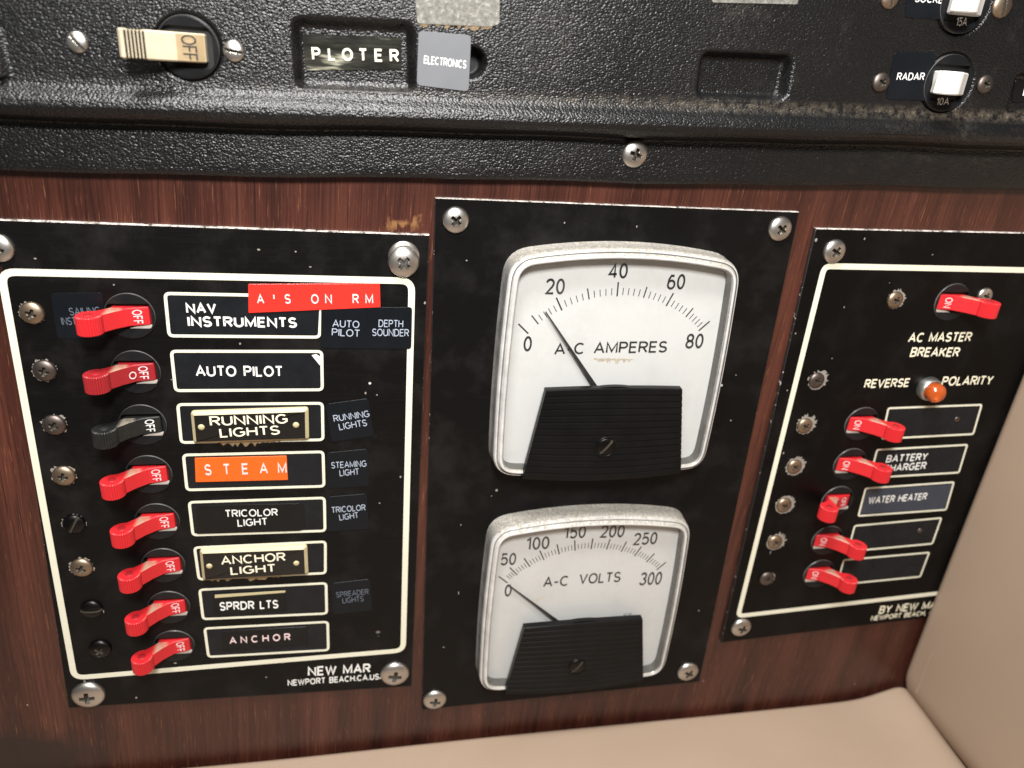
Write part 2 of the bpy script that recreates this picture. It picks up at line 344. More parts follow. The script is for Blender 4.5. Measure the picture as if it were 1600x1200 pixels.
def put_text(mb, s, o, ex, ey, en, lift=.06, weight=.13, thick=.04, mi=0, gap=None):
    """o = lower left corner, ex / ey = full-width and full-height vectors, en = normal; weight = stroke width over height"""
    H, WD = ey.length, ex.length; X, Y = ex/WD, ey/H; t = weight*H
    gap = .165 if gap is None else gap
    adv = []; x = 0
    for ch in s: adv.append(x); x += GLY[ch][0] + weight*.9 + gap*(.7 if ch != ' ' else 0)
    tot = x - weight*.9 - gap*.7; nat = (tot+weight)*H; k = WD/nat; z = 0      # k narrows or widens the finished letters
    for ch, a in zip(s, adv):
        for st in GLY[ch][1]:
            z += .0022
            vs, fs = ribbon([(t/2 + (a+px*GLY[ch][0])*H, t/2+py*(H-t)) for px, py in st], t, lift+thick+z)
            vs = [(q[0]*k, q[1], q[2]) for q in vs]
            nv = len(vs); base = [o + X*q[0] + Y*q[1] + en*q[2] for q in vs]
            if thick > .09:                                  # raised letters get side walls
                low = [p - en*thick for p in base]; m = nv//2
                closed = len(fs) == m; ff = list(fs)
                for i in range(m if closed else m-1):
                    j = (i+1) % m; ff += [(2*i, 2*j, nv+2*j, nv+2*i), (2*j+1, 2*i+1, nv+2*i+1, nv+2*j+1)]
                if not closed: ff += [(1, 0, nv, nv+1), (2*m-2, 2*m-1, nv+2*m-1, nv+2*m-2)]
                mb.add(base+low, ff, mi)
            else: mb.add(base, fs, mi)
EN = Vector((0, 0, 1))
def text_px(mb, s, a, b, hpx, w, bold=.14, lift=.06, thick=.04, mi=0):
    """text whose box runs from middle-left pixel a to middle-right pixel b, hpx pixels tall, on the plane at depth w"""
    A, B = P(a[0], a[1], w), P(b[0], b[1], w); mx, my = (a[0]+b[0])/2, (a[1]+b[1])/2
    h = (P(mx, my-hpx/2, w) - P(mx, my+hpx/2, w)).length; ex = B-A; ey = Vector((-ex.y, ex.x, 0)).normalized()*h
    put_text(mb, s, A - ey*.5, ex, ey, EN, lift, bold, thick, mi)
def spaced_px(mb, s, a, b, hpx, w, bold=.15, lift=.06, thick=.04, mi=0, ratio=.62):
    """label-maker lettering: one letter per cell"""
    n = len(s)
    for i, ch in enumerate(s):
        if ch == ' ': continue
        t0 = i/max(n-1, 1); cx, cy = a[0]+(b[0]-a[0])*t0, a[1]+(b[1]-a[1])*t0
        wd_ = hpx*ratio*(GLY[ch][0]+.16)/.78
        hh = hpx; cy = cy
        text_px(mb, ch, (cx-wd_/2, cy - (b[1]-a[1])/(abs(b[0]-a[0])+1e-6)*wd_/2), (cx+wd_/2, cy + (b[1]-a[1])/(abs(b[0]-a[0])+1e-6)*wd_/2), hh, w, bold, lift, thick, mi)

# ------------------------------------------------------------------ screws: two master meshes, unit radius 1 mm
def bool_mesh(m, cutters, name):
    o = bpy.data.objects.new('b', m); COL.objects.link(o); cs = []
    for cm in cutters:
        c = bpy.data.objects.new('c', cm); COL.objects.link(c); cs.append(c)
        md = o.modifiers.new('b', 'BOOLEAN'); md.object = c; md.operation = 'DIFFERENCE'; md.solver = 'EXACT'
    dg = bpy.context.evaluated_depsgraph_get(); dg.update()
    r = bpy.data.meshes.new_from_object(o.evaluated_get(dg)); r.name = name
    bpy.data.objects.remove(o)
    for c in cs: bpy.data.objects.remove(c)
    return r
def screw_mesh(kind):
    mb = MB(); prof = [(1.0, -.05), (1.0, .08), (.985, .14)] + [(math.cos(t)*.985, .14+.42*math.sin(t)) for t in [math.pi/2*i/9 for i in range(1, 9)]] + [(.02, .56)]
    lathe(mb, (0, 0, 0), prof, 40); b = mb.mesh('screw', ['steel', 'recess_grime_shade'])
    bm = bmesh.new(); bm.from_mesh(b); bmesh.ops.holes_fill(bm, edges=bm.edges); bm.to_mesh(b); bm.free()
    cut = []
    if kind == 'slot':
        c = MB(); c.slab([(-1.2, -.13), (1.2, -.13), (1.2, .13), (-1.2, .13)], .22, 1.0); cut.append(c)
        cut[0].f.append([3, 2, 1, 0]); cut[0].mi.append(0); cut[0].sm.append(False)
    else:
        for ang in (0, math.pi/2):
            ca, sa = math.cos(ang), math.sin(ang); c = MB()
            def q(pts, w): return [(x*ca-y*sa, x*sa+y*ca, w) for x, y in pts]
            c.loft([q([(-.28, -.12), (.28, -.12), (.28, .12), (-.28, .12)], .05 + .004*ang), q([(-.60, -.15), (.60, -.15), (.60, .15), (-.60, .15)], .9 + .01*ang)], 0, False, True, True); cut.append(c)
    m = bool_mesh(b, [c.mesh('cut', ['recess_grime_shade']) for c in cut], 'screw_' + kind)
    if len(m.materials) < 2: m.materials.append(MAT['recess_grime_shade'])
    m.materials[0] = MAT['steel']; m.materials[1] = MAT['recess_grime_shade']
    for p in m.polygons:
        c = p.center/MM; r = math.hypot(c.x, c.z); z = -c.y
        dome = .14 + .42*math.sqrt(max(0, 1-(r/.985)**2))
        inside = z < dome - .05 and r < .97 and z > .01
        p.material_index = 1 if inside else 0; p.use_smooth = not inside and len(p.vertices) <= 4
    return m
SCREW = {'phillips': screw_mesh('phillips'), 'slot': screw_mesh('slot')}
def screw(parent, px, dia_px, kind='phillips', mat='steel', ang=None, w=0.0, label=None, tilt=0):
    c = P(px[0], px[1], w+.8); c.z = w
    r = dia_px/2*(P(px[0]+1, px[1], w) - P(px[0], px[1], w)).length*.5 + dia_px/2*(P(px[0], px[1]+1, w) - P(px[0], px[1], w)).length*.5
    o = bpy.data.objects.new('screw', SCREW[kind]); COL.objects.link(o); o.parent = parent
    o.location = W(*c) - parent.location; o.scale = (r*.97, r*.85, r*.97)
    o.rotation_euler = (0, math.radians(random.uniform(0, 90) if ang is None else ang), 0)
    if mat != 'steel': o.material_slots[0].link = 'OBJECT'; o.material_slots[0].material = MAT[mat]
    if label: o['label'] = label
    return o

# ================================================================== THE WALL
WW = -1.6
mb = MB((70, -150, WW)); mb.slab([(-260, -420), (400, -420), (400, 60), (-260, 60)], WW-20, WW)
# the grain is laid out in coordinates of the reference axis
mb.a = Vector((0, 0, WW)); 
for i, q in enumerate(mb.v): mb.v[i] = q + Vector((70, -150, 0))
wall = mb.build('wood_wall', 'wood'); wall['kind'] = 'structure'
wall['label'] = 'reddish brown varnished wood panelling with vertical grain behind the black panels'; wall['category'] = 'wood panel'

# ================================================================== CONSOLE (moulded black vinyl above)
KS = .0265
prof = [(-38.7, -1.6), (-38.62, .6), (-38.2, 1.7), (-37.2, 2.3), (-35, 2.4), (-27, 2.3), (-25.6, 2.0), (-24.6, 1.9), (-23.9, 3.2), (-23.3, 6.4), (-22.5, 8.6), (-21.2, 10.0), (-19.6, 10.5), (-18, 10.2), (-16.6, 9.2), (-15.3, 7.9), (-14.2, 7.2), (-12.6, 7.0), (60, 7.0)]
def prof_w(v):
    for (a, wa), (b, wb) in zip(prof, prof[1:]):
        if v <= b: return wa + (wb-wa)*max(0, (v-a))/(b-a)
    return 7.0
def sstep(x): x = min(1, max(0, x)); return x*x*(3-2*x)
CW = 7.0
def rectdip(q, depth, soft, r=2.0):
    q = [Vector(a) for a in q]
    us = [a.x for a in q]; cu = sum(us)/4; cv = sum(a.y for a in q)/4
    ex = (q[1]-q[0]).normalized(); ey = Vector((-ex.y, ex.x)); c = Vector((cu, cv))
    hu = ((q[1]-q[0]).length + (q[2]-q[3]).length)/4; hv = ((q[3]-q[0]).length + (q[2]-q[1]).length)/4
    def f(u, v):
        d = Vector((u, v)) - c; x, y = abs(d.dot(ex)) - hu + r, abs(d.dot(ey)) - hv + r
        if x > soft+r+1 or y > soft+r+1: return 0
        sd = math.hypot(max(x, 0), max(y, 0)) + min(max(x, y), 0) - r
        return -depth*sstep(.5 - sd/soft)
    return f
def rounddip(c, rad, depth, soft):
    def f(u, v):
        d = math.hypot(u-c[0], v-c[1])
        return 0 if d > rad+soft else -depth*sstep(.5-(d-rad)/soft)
    return f
D_BIG, D_RADAR, D_SOCK, D_HOLE = P(294, 74, CW), P(1481, 130, CW), P(1508, 5, CW), P(736, 98, CW)
dips = [rectdip(quad(CW, (464, 136), (642, 142), (646, 40), (464, 34)), 3.2, 3.0), rectdip(quad(CW, (1094, 150), (1226, 154), (1238, 92), (1098, 82)), 4.2, 2.4),
        rectdip(quad(CW, (1580, 176), (1700, 180), (1706, 120), (1586, 118)), 2.4, 2.4),
        rectdip(quad(CW, (-80, 128), (6, 128), (2, 48), (-80, 40)), -2.0, 3.0),
        rounddip(D_BIG, 8.3, 1.6, 1.0), rounddip(D_RADAR, 9.3, 1.6, 1.0), rounddip(D_SOCK, 9.3, 1.6, 1.0), rounddip(D_HOLE, 3.9, 6.0, 1.2)]
us = [-170 + .6*i for i in range(int(530/.6))]
vs_ = []; v = -38.7
while v < 46: vs_.append(v); v += .28 if v < -12 else .55
mb = MB((0, 0, 0)); verts = []; faces = []; nv = len(vs_)
for u in us:
    wav = .25*math.sin(u*.045) + .15*math.sin(u*.11+1)
    for j, v in enumerate(vs_):
        y = v + KS*u + (wav if v < -20 else 0); w = prof_w(v)
        if v > -13:
            for f in dips: w += f(u, y)
        verts.append((u, y, w))
for i in range(len(us)-1):
    for j in range(nv-1): a = i*nv+j; faces.append((a, a+nv, a+nv+1, a+1))
mb.add(verts, faces, 0, True)
for fi, f in enumerate(faces):
    q = verts[f[0]]
    if math.hypot(q[0]-D_HOLE.x, q[1]-D_HOLE.y) < 4.0: mb.mi[fi] = 1  # hole faces coloured black, its inner darkness put into the colour
# back and ends
top = [(u, vs_[-1]+KS*u) for u in (us[0], us[-1])]
console = mb.build('instrument_console', ['black_leather', 'slot_black'])
tag(console, 'moulded black leather-grain console with a rolled lip, running along the top', 'console')
screw(console, (992, 241), 43, ang=18, w=2.3)
screw(console, (120, 66), 36, 'slot', ang=50, w=CW); screw(console, (365, 80), 36, 'slot', ang=8, w=CW)
screw(console, (1378, 129), 29, mat='dark_screw', ang=30, w=CW); screw(console, (1541, 132), 27, mat='dark_screw', ang=25, w=CW)
screw(console, (1392, -2), 30, 'slot', 'brassy', 80, CW); screw(console, (1567, 10), 34, 'slot', 'brassy', 80, CW)

# ================================================================== BREAKERS
def handle_profile(ang=0.0, sc_=1.0, mirror=False, teeth=24):
    """outline (u, w) of the toggle seen from above; ang turns it about its pivot"""
    C0, r = (-9.3, 8.0), 3.7; pts = [(6.0, -1.5), (5.7, -.1), (5.2, .25), (.3, 1.45)]
    a0, a1 = math.radians(-12), math.radians(276); n = teeth*4
    arc = []
    for i in range(n+1):
        a = a0 + (a1-a0)*i/n; rr = r - (.19 if i % 4 == 2 and .06 < i/n < .8 else 0)
        arc.append((C0[0]+rr*math.cos(a), C0[1]+rr*math.sin(a)))
    pts += [(-3.0, 4.1)] + arc + [(-6.9, 2.7), (-5.2, .9), (-5.2, -1.2)]
    ca, sa = math.cos(ang), math.sin(ang); out = []
    for u, w in pts:
        w += 4; u, w = u*ca + w*sa, -u*sa + w*ca; w -= 4
        out.append(((-u if mirror else u)*sc_, w*sc_))
    tip = C0[0], C0[1]+4; tip = (tip[0]*ca+tip[1]*sa, -tip[0]*sa+tip[1]*ca-4)
    return out, ((-tip[0] if mirror else tip[0])*sc_, tip[1]*sc_)
def prism(mb, prof, h, bev=.3, mi=0):
    p = ccw(prof); q = inset(p, bev); o = []
    rings = [[(a[0], -h/2, a[1]) for a in q], [(a[0], -h/2+bev, a[1]) for a in p], [(a[0], h/2-bev, a[1]) for a in p], [(a[0], h/2, a[1]) for a in q]]
    mb.loft([r[::-1] for r in rings], mi, False, True, True)
def bushing(parent, r, hw, hh, mats='bush_black'):
    mb = MB(); n = 48; cs = [2*math.pi*(i+.5)/n for i in range(n)]
    def rect(a, hw, hh):
        c, s = math.cos(a), math.sin(a); t = min(hw/abs(c) if abs(c) > 1e-6 else 1e9, hh/abs(s) if abs(s) > 1e-6 else 1e9); return c*t, s*t
    ring = lambda rr, w: [(rr*math.cos(a), rr*math.sin(a), w) for a in cs]
    sq = lambda w, k=1: [(*rect(a, hw*k, hh*k), w) for a in cs]
    mb.loft([ring(r, -1.4), ring(r, .2), ring(r-.12, .42), ring(r-.5, .5), sq(.42), sq(-1.2)], 0, False, False, False, mis=[2, 2, 0, 0, 1])
    mb.add([(q[0], q[1], -1.2) for q in sq(0)], [list(range(n))], 1)
    return mb.build('bushing', [mats, 'slot_black', 'bush_rim'], parent)
def breaker_proto(state, text, scl=1.0):
    root = bpy.data.objects.new('circuit_breaker', None); COL.objects.link(root); root.empty_display_size = .004
    bushing(root, 7.5*scl, 6.3*scl, 4.1*scl)
    ang, mir = {'off': (0, False), 'on': (0, True), 'mid': (math.radians(38), False)}[state]
    pr_, tip = handle_profile(ang, scl, mir)
    mb = MB(); prism(mb, pr_, 6.0*scl); h = mb.build('handle', 'red_plastic', root); h.data.set_sharp_from_angle(angle=math.radians(24))
    mb = MB(); lathe_top = []
    n = 20; ring = lambda r, y: [(tip[0]+r*math.cos(2*math.pi*i/n), y, tip[1]-r*math.sin(2*math.pi*i/n)) for i in range(n)]
    mb.loft([ring(1.35*scl, 2.9*scl), ring(1.35*scl, 3.04*scl), ring(1.0*scl, 3.07*scl)], 0, True, False, True); pin = mb.build('pin', 'pin_red', h)
    # printed word on the drum, reading downwards
    a, b = Vector((.3, 1.45)), Vector((5.2, .25)); ca, sa = math.cos(ang), math.sin(ang)
    def turn(q):
        u, w = q.x*ca + (q.y+4)*sa, -q.x*sa + (q.y+4)*ca - 4; return Vector(((-u if mir else u)*scl, w*scl))
    a, b = turn(a), turn(b)
    if mir: a, b = b, a
    ey2 = (b-a)
    ey = Vector((ey2.x, 0, ey2.y)); nn = Vector((-ey2.y, 0, ey2.x)).normalized()
    if nn.z < 0: nn = -nn
    mb = MB(); L = 4.7*scl if text == 'OFF' else 4.1*scl
    org = Vector((a.x, L/2, a.y)) + ey*(.16 if not mir else .30)
    put_text(mb, text, org, Vector((0, -L, 0)), ey*.56, nn, .03, .145, .06); mb.build('lettering', 'ink_pink', h)
    mb = MB(); sgn = -1 if mir else 1
    mb.slab(ccw([(sgn*-.5*scl, -4.05*scl), (sgn*6.2*scl, -4.05*scl), (sgn*6.2*scl, -3.0*scl), (sgn*1.5*scl, -3.45*scl)]), -.6, .3); mb.build('shutter', 'shutter_grey', root)
    return root
def dup(root):
    r = root.copy(); COL.objects.link(r)
    for ch in root.children:
        c = ch.copy(); COL.objects.link(c); c.parent = r
        for g in ch.children:
            d = g.copy(); COL.objects.link(d); d.parent = c
    return r
def recolour(root, part, mat, sub=None):
    for ch in root.children:
        if ch.name.split('.')[0] == part:
            for o in ([ch] if not sub else [g for g in ch.children if g.name.split('.')[0] == sub]):
                o.material_slots[0].link = 'OBJECT'; o.material_slots[0].material = MAT[mat]
PROTO = {}
def place_breaker(state, text, px, label, group, col='red', dx=0):
    if (state, text) not in PROTO: o = PROTO[state, text] = breaker_proto(state, text)
    else: o = dup(PROTO[state, text])
    c = P(px[0], px[1], 0); o.location = W(c.x, c.y, 0); tag(o, label, 'circuit breaker', group)
    return o, c
LEFT = [((203, 493.5), 'red toggle breaker switched OFF, left of the NAV INSTRUMENTS label'), ((212.5, 581), 'dull dark red toggle breaker, OFF, left of the AUTO PILOT label in the frame'),
        ((223, 663.5), 'dusty black toggle breaker, OFF, left of the gold-edged RUNNING LIGHTS tag'), ((233, 741), 'red toggle breaker switched OFF, left of the orange STEAM tape'),
        ((246, 814.5), 'red toggle breaker switched OFF, left of the framed TRICOLOR LIGHT label'), ((255.5, 883), 'red toggle breaker switched OFF, left of the gold-edged ANCHOR LIGHT tag'),
        ((264, 948.5), 'red toggle breaker switched OFF, left of the SPRDR LTS label'), ((272, 1008.5), 'red toggle breaker switched OFF, lowest of its column, left of the embossed ANCHOR tape')]
hl = []; 
for i, (px, lab) in enumerate(LEFT):
    o, c = place_breaker('off', 'OFF', px, lab, 'toggle breakers in the left panel'); hl.append(c)
    if i == 1:
        recolour(o, 'handle', 'faded_red_plastic')
        for ch in o.children:
            if ch.name.startswith('handle'):
                a, b = Vector((.3, 1.45)), Vector((-3.1, 3.7)); t = (a-b); nn = Vector((-t.y, 0, t.x)).normalized()
                mb = MB(); put_text(mb, 'O', Vector((b.x+t.x*.45, 1.1, b.y+t.y*.45)), Vector((0, -2.6, 0)), Vector((t.x, 0, t.y))*.55, nn, .42, .13, .05)
                mb.build('symbol', 'ink_pink', ch)
    if i == 2: recolour(o, 'handle', 'black_plastic_dusty'); recolour(o, 'handle', 'pin_dark', 'pin'); recolour(o, 'handle', 'ink_white', 'lettering')
RIGHT = [((1487, 472), 'red toggle breaker switched ON, above the words AC MASTER BREAKER'), ((1345.5, 662), 'red toggle breaker switched ON, beside the blank frame under the orange lamp'),
         ((1327.5, 725), 'red toggle breaker switched ON, its tip covering part of the BATTERY CHARGER label'), ((1307.5, 783), 'red toggle breaker thrown to OFF, left of the WATER HEATER label'),
         ((1292, 844), 'red toggle breaker switched ON, beside the blank frame under the WATER HEATER label'), ((1279, 896), 'red toggle breaker switched ON, lowest of its column on the right panel')]
hr = []
for i, (px, lab) in enumerate(RIGHT):
    o, c = place_breaker('off' if i == 3 else 'on', 'OFF' if i == 3 else 'ON', px, lab, 'toggle breakers in the right panel'); hr.append(c)

# ================================================================== PANELS
def panel(name, corners, holes, face, label, t=1.5):
    q = [P(*c) for c in corners]; cu = sum(a.x for a in q)/4; cv = sum(a.y for a in q)/4
    mb = MB((cu, cv, 0)); poly = ccw([(a.x, a.y) for a in q]); n = 4
    pi_ = inset(poly, .22)
    mb.add([(p[0], p[1], -t) for p in poly] + [(p[0], p[1], -.2) for p in poly] + [(p[0], p[1], 0) for p in pi_], [])
    tops = [i for i in range(4) if (Vector(poly[(i+1) % 4]) - Vector(poly[i])).x < -20]
    for i in range(4):
        j = (i+1) % 4; mi = 1 if i in tops else 2
        mb.f.append([i, j, 4+j, 4+i]); mb.mi.append(mi); mb.sm.append(False)
        mb.f.append([4+i, 4+j, 8+j, 8+i]); mb.mi.append(mi); mb.sm.append(False)
    mb.f.append([8, 9, 10, 11]); mb.mi.append(0); mb.sm.append(False); mb.f.append([3, 2, 1, 0]); mb.mi.append(0); mb.sm.append(False)
    m = mb.mesh(name, [face, 'worn_edge', 'chipped_edge'])
    if holes:
        cuts = []
        for c, r in holes:
            k = MB((cu, cv, 0)); k.loft([[(*p, -5) for p in circle(c.x, c.y, r, 40)], [(*p, 5) for p in circle(c.x, c.y, r, 40)]], 0, True, True, True); cuts.append(k.mesh('cut', [face]))
        m2 = bool_mesh(m, cuts, name); 
        while len(m2.materials) < 3: m2.materials.append(None)
        for ki, kk in enumerate((face, 'worn_edge', 'chipped_edge')): m2.materials[ki] = MAT[kk]
        m = m2
    o = bpy.data.objects.new(name, m); COL.objects.link(o); o.location = W(cu, cv, 0); tag(o, label, 'panel'); return o
def outline(parent, name, px, t, r, mat='ivory_print', w=.05, lift=0):
    q = rounded(quad(0, *px), r, 6); a = (parent.location - W(0, 0, 0))/MM; mb = MB((a.x, a.z, -a.y))
    qi = inset(q, t)
    mb.loft([[(*p, 0) for p in q], [(*p, w) for p in q], [(*p, w) for p in qi], [(*p, 0) for p in qi]], 0, False)
    return mb.build(name, mat, parent)
def anchor_of(o): a = (o.location - W(0, 0, 0))/MM; return Vector((a.x, a.z, -a.y))
def insert(parent, px, mat, w=.04, r=.8, name='label_insert'):
    mb = MB(anchor_of(parent)); mb.slab(rounded(quad(0, *px), r, 4), -.2, w); return mb.build(name, mat, parent)
def words(parent, lines, mat, anchor, w=0.0, name='lettering', bold=.14, lift=.06, thick=.04, spaced=False, ratio=.62):
    mb = MB(anchor)
    for s, a, b, h in lines: (spaced_px if spaced else text_px)(mb, s, a, b, h, w, bold, lift, thick, **({'ratio': ratio} if spaced else {}))
    return mb.build(name, mat, parent)

LP = panel('breaker_panel', [(-9, 343), (671, 367), (643, 1072), (107, 1106)], [(c, 7.62) for c in hl] + [(P(591, 990), 1.5)], 'anodised',
           'black brushed switch panel with eight toggle breakers in a column and label frames')
la = anchor_of(LP)
outline(LP, 'border_line', [(-6, 419), (649, 434), (634, 1019), (112, 1063)], 2.2, 5.0)
FR = [[(255, 456), (505, 461), (501.5, 529), (262, 527)], [(265, 546.5), (505, 547), (506, 611), (272, 612.5)], [(275, 630), (506, 628), (507, 689), (281, 693.5)], [(284, 709), (507, 704), (508.5, 761.5), (290, 767.5)],
      [(293, 783), (509, 776), (510, 831), (299.5, 838)], [(301.5, 854), (510.5, 844.5), (510.5, 897), (309, 907)], [(309.5, 920), (511.5, 909.5), (512.5, 960), (315.5, 969)], [(317.5, 980.5), (514, 970), (515, 1017), (324, 1028)]]
for i, q in enumerate(FR):
    outline(LP, 'label_frame', q, 1.0, 2.0)
    cx = sum(a[0] for a in q)/4; cy = sum(a[1] for a in q)/4
    ins = insert(LP, [(cx+(x-cx)*.955, cy+(y-cy)*.84) for x, y in q], 'insert_black')
    if i == 0: words(ins, [('NAV', (290.5, 481.5), (338, 481.5), 16.5), ('INSTRUMENTS', (293, 502), (464, 504), 16.5)], 'ink_white', la, bold=.20)
    if i == 1:
        words(ins, [('AUTO PILOT', (305.5, 579.5), (442, 580), 17)], 'ink_white', la, bold=.17)
        mb = MB(la); mb.slab(ccw([tuple(P(*p)[:2]) for p in [(487, 555), (500, 571), (500, 557), (494, 553)]]), .0, .07); mb.build('torn_corner', 'ink_white', ins)
words(LP, [('NEW MAR', (481, 1049), (579, 1043.5), 14.5), ('NEWPORT BEACH.CA.USA', (449.5, 1067), (601, 1056), 9.5)], 'ink_white', la, bold=.185)
mb = MB(la); c = P(591, 992); lathe(mb, (c.x, c.y, -1.45), [(1.45, 0), (1.2, .3), (.2, .4)], 16); mb.build('plug', 'steel', LP)
for px, d, a in [((-3, 388), 48, 20), ((631, 410), 50, 40), ((138, 1086), 45, 0), ((617, 1053), 40, 10)]: screw(LP, px, d, ang=a)
cc = P(631, 402, 0); mb = MB(la); lathe(mb, (cc.x, cc.y+.3, 0), [(5.1, 0), (5.0, .5), (3.5, .7), (.3, .7)], 32); mb.build('washer', 'steel', LP)
for px, d, kd, mt, a in [((49, 490), 38, 'phillips', 'brassy', 25), ((69, 580), 36, 'phillips', 'dark_screw', 15), ((84, 665), 35, 'phillips', 'dark_screw', 30), ((99, 744.5), 34, 'phillips', 'brassy', 10),
                         ((115, 820), 33, 'slot', 'black_screw', -62), ((127, 888), 32, 'phillips', 'brassy', 20), ((142.5, 953), 31, 'slot', 'black_screw', 0), ((156, 1015), 31, 'phillips', 'black_screw', 40)]:
    s_ = screw(LP, px, d, kd, mt, a)

MP = panel('meter_panel', [(680, 309), (1249, 331), (1093, 1065), (659, 1109)], [], 'anodised_plain', 'plain black panel between the two breaker panels, carrying the two white meters')
for px, d, a in [((712.5, 344.5), 43, 40), ((1219.5, 358), 38, 40), ((679.5, 1094), 32, 10), ((1075, 1050), 29, 30)]: screw(MP, px, d, ang=a)

RP = panel('breaker_panel', [(1275, 357), (1690, 366), (1556, 952), (1127, 1004)], [(c, 7.62) for c in hr], 'anodised_dark',
           'black switch panel on the right with an orange lamp, partly behind the beige cushion')
ra = anchor_of(RP)
outline(RP, 'border_line', [(1285, 411), (1665, 419), (1542, 921), (1149, 966)], 2.2, 4.0)
FRR = [[(1387, 636.5), (1535.5, 631), (1521.5, 679.5), (1376, 687)], [(1369.5, 701.5), (1513, 693.5), (1499, 739.5), (1357, 748)], [(1351.5, 762), (1492, 752), (1479, 797.5), (1339.5, 807.5)],
       [(1334.5, 820.5), (1472.5, 808), (1457.5, 850.5), (1323, 863)], [(1317.5, 874), (1453.5, 862), (1438.5, 902), (1306, 915)]]
for i, q in enumerate(FRR):
    outline(RP, 'label_frame', q, .85, 1.4)
    cx = sum(a[0] for a in q)/4; cy = sum(a[1] for a in q)/4
    ins = insert(RP, [(cx+(x-cx)*.95, cy+(y-cy)*.84) for x, y in q], 'insert_blue' if i == 2 else 'insert_black')
    if i == 1: words(ins, [('BATTERY', (1385, 717), (1449, 713), 11), ('CHARGER', (1380, 732), (1447, 727), 11)], 'ink_white', ra, bold=.17)
    if i == 2: words(ins, [('WATER HEATER', (1357, 782), (1448, 775), 10.5)], 'ink_white', ra, bold=.17)
    if i in (0, 3):
        c = P(1495, 655) if i == 0 else P(1437, 829); mb = MB(ra); lathe(mb, (c.x, c.y, 0), [(1.25, 0), (1.2, .35), (.8, .5), (.5, .3), (.1, .25)], 16); mb.build('rivet', 'dark_screw', ins)
words(RP, [('AC MASTER', (1420, 527.5), (1518, 526), 14), ('BREAKER', (1423, 550), (1499, 550), 14), ('REVERSE', (1351, 599.5), (1421, 597.5), 13), ('POLARITY', (1472, 595.5), (1551, 594), 13.5)], 'ink_gold', ra, bold=.17)
words(RP, [('BY NEW MAR', (1374, 953), (1473, 943), 11.5), ('NEWPORT BEACH, CA. USA', (1361, 966), (1490, 953), 7)], 'ink_gold', ra, bold=.17)
for px, d, a in [((1304.5, 393), 36, 30), ((1158.5, 981), 28, 15)]: screw(RP, px, d, ang=a)
for px, d, mt, a in [((1400, 469), 25, 'brassy', 20), ((1540, 463), 24, 'steel', 20), ((1277, 595), 24, 'dark_screw', 20), ((1258.5, 666), 23, 'brassy', 30), ((1242.5, 730), 22, 'brassy', 40), ((1226, 790), 22, 'brassy', 30), ((1212, 848), 21, 'brassy', 60), ((1199, 905), 21, 'dark_screw', 10)]:
    screw(RP, px, d, 'phillips', mt, a)

def chips(parent, rings_, dots):
    mb = MB(anchor_of(parent))
    for (x, y), d in rings_:
        c = P(x, y); r0 = d/2*(P(x+1, y) - c).length; n = 54; pts = []; m = random.uniform(.1, .35)
        for i in range(n):
            a = 2*math.pi*i/n; up = .5+.5*math.cos(a - math.pi/2 + .4); rr = r0*(.97 + (m*up + .10)*random.random()**1.5*1.1); pts.append((c.x+rr*math.cos(a), c.y+rr*math.sin(a), .03))
        mb.add(pts + [(c.x, c.y, .05)], [(i, (i+1) % n, n) for i in range(n)])
    for x, y, d in dots:
        c = P(x, y); r0 = d/2*.14; n = 7; e = random.uniform(.5, 1.6)
        mb.add([(c.x+r0*(1+.4*random.random())*math.cos(2*math.pi*i/n), c.y+r0*e*(1+.4*random.random())*math.sin(2*math.pi*i/n), .04) for i in range(n)], [tuple(range(n))])
    m = parent.data; bm = bmesh.new(); bm.from_mesh(m); m.materials.append(MAT['bare_metal']); mi = len(m.materials)-1
    vs = [bm.verts.new((q.x*MM, -q.z*MM, q.y*MM)) for q in mb.v]
    for f in mb.f: bm.faces.new([vs[i] for i in f]).material_index = mi
    bm.to_mesh(m); bm.free()
chips(LP, [((49, 490), 38), ((69, 580), 38), ((84, 664), 37), ((99, 744), 36), ((115, 819), 36), ((127, 887), 36)],
      [(55, 404, 5), (404, 390, 6), (462, 393, 4), (485, 417, 5), (375, 537, 4), (571, 614, 4), (589, 617, 4), (593, 786, 4), (626, 745, 4), (274, 1036, 8), (213, 1090, 5), (132, 1064, 5), (178, 445, 3), (664, 473, 4), (569, 1020, 3), (268, 593, 3), (416, 1058, 4), ])
chips(MP, [], [(776, 766, 6), (768, 775, 3), (729, 407, 4), (995, 354, 3), (693, 1011, 6), (1142, 657, 4), (1150, 586, 3), (1092, 954, 5), (882, 348, 3), (720, 820, 3)])
chips(RP, [((1400, 468), 26), ((1277, 595), 27), ((1258.5, 665), 27), ((1242.5, 729), 28), ((1226, 789), 28), ((1212, 847), 26), ((1199, 904), 22)],
      [(1351, 373, 4), (1457, 398, 4), (1319, 480, 3), (1275, 375, 6), (1300, 560, 4), (1224, 708, 4), (1243, 521, 4), (1230, 610, 4), (1390, 442, 3)])

# indicator lamp
c = P(1449, 606, 0); root = empty('indicator_lamp', (c.x, c.y, 0), 'small orange dome lamp in a metal ring between the words REVERSE and POLARITY', 'indicator lamp')
mb = MB(); lathe(mb, (0, 0, 0), [(5.0, 0), (5.0, 1.0), (4.7, 2.4), (4.3, 3.2), (4.0, 3.3), (3.9, 2.4), (.2, 2.4)], 32); mb.build('ring', 'nickel_ring', root)
mb = MB(); lathe(mb, (0, 0, 0), [(3.5, 1.5), (3.8, 3.6), (4.0, 5.0)] + [(4.0*math.cos(t), 5.0+3.3*math.sin(t)) for t in [.2, .4, .6, .8, 1.0, 1.2, 1.45]], 32); mb.build('lens', 'amber', root)

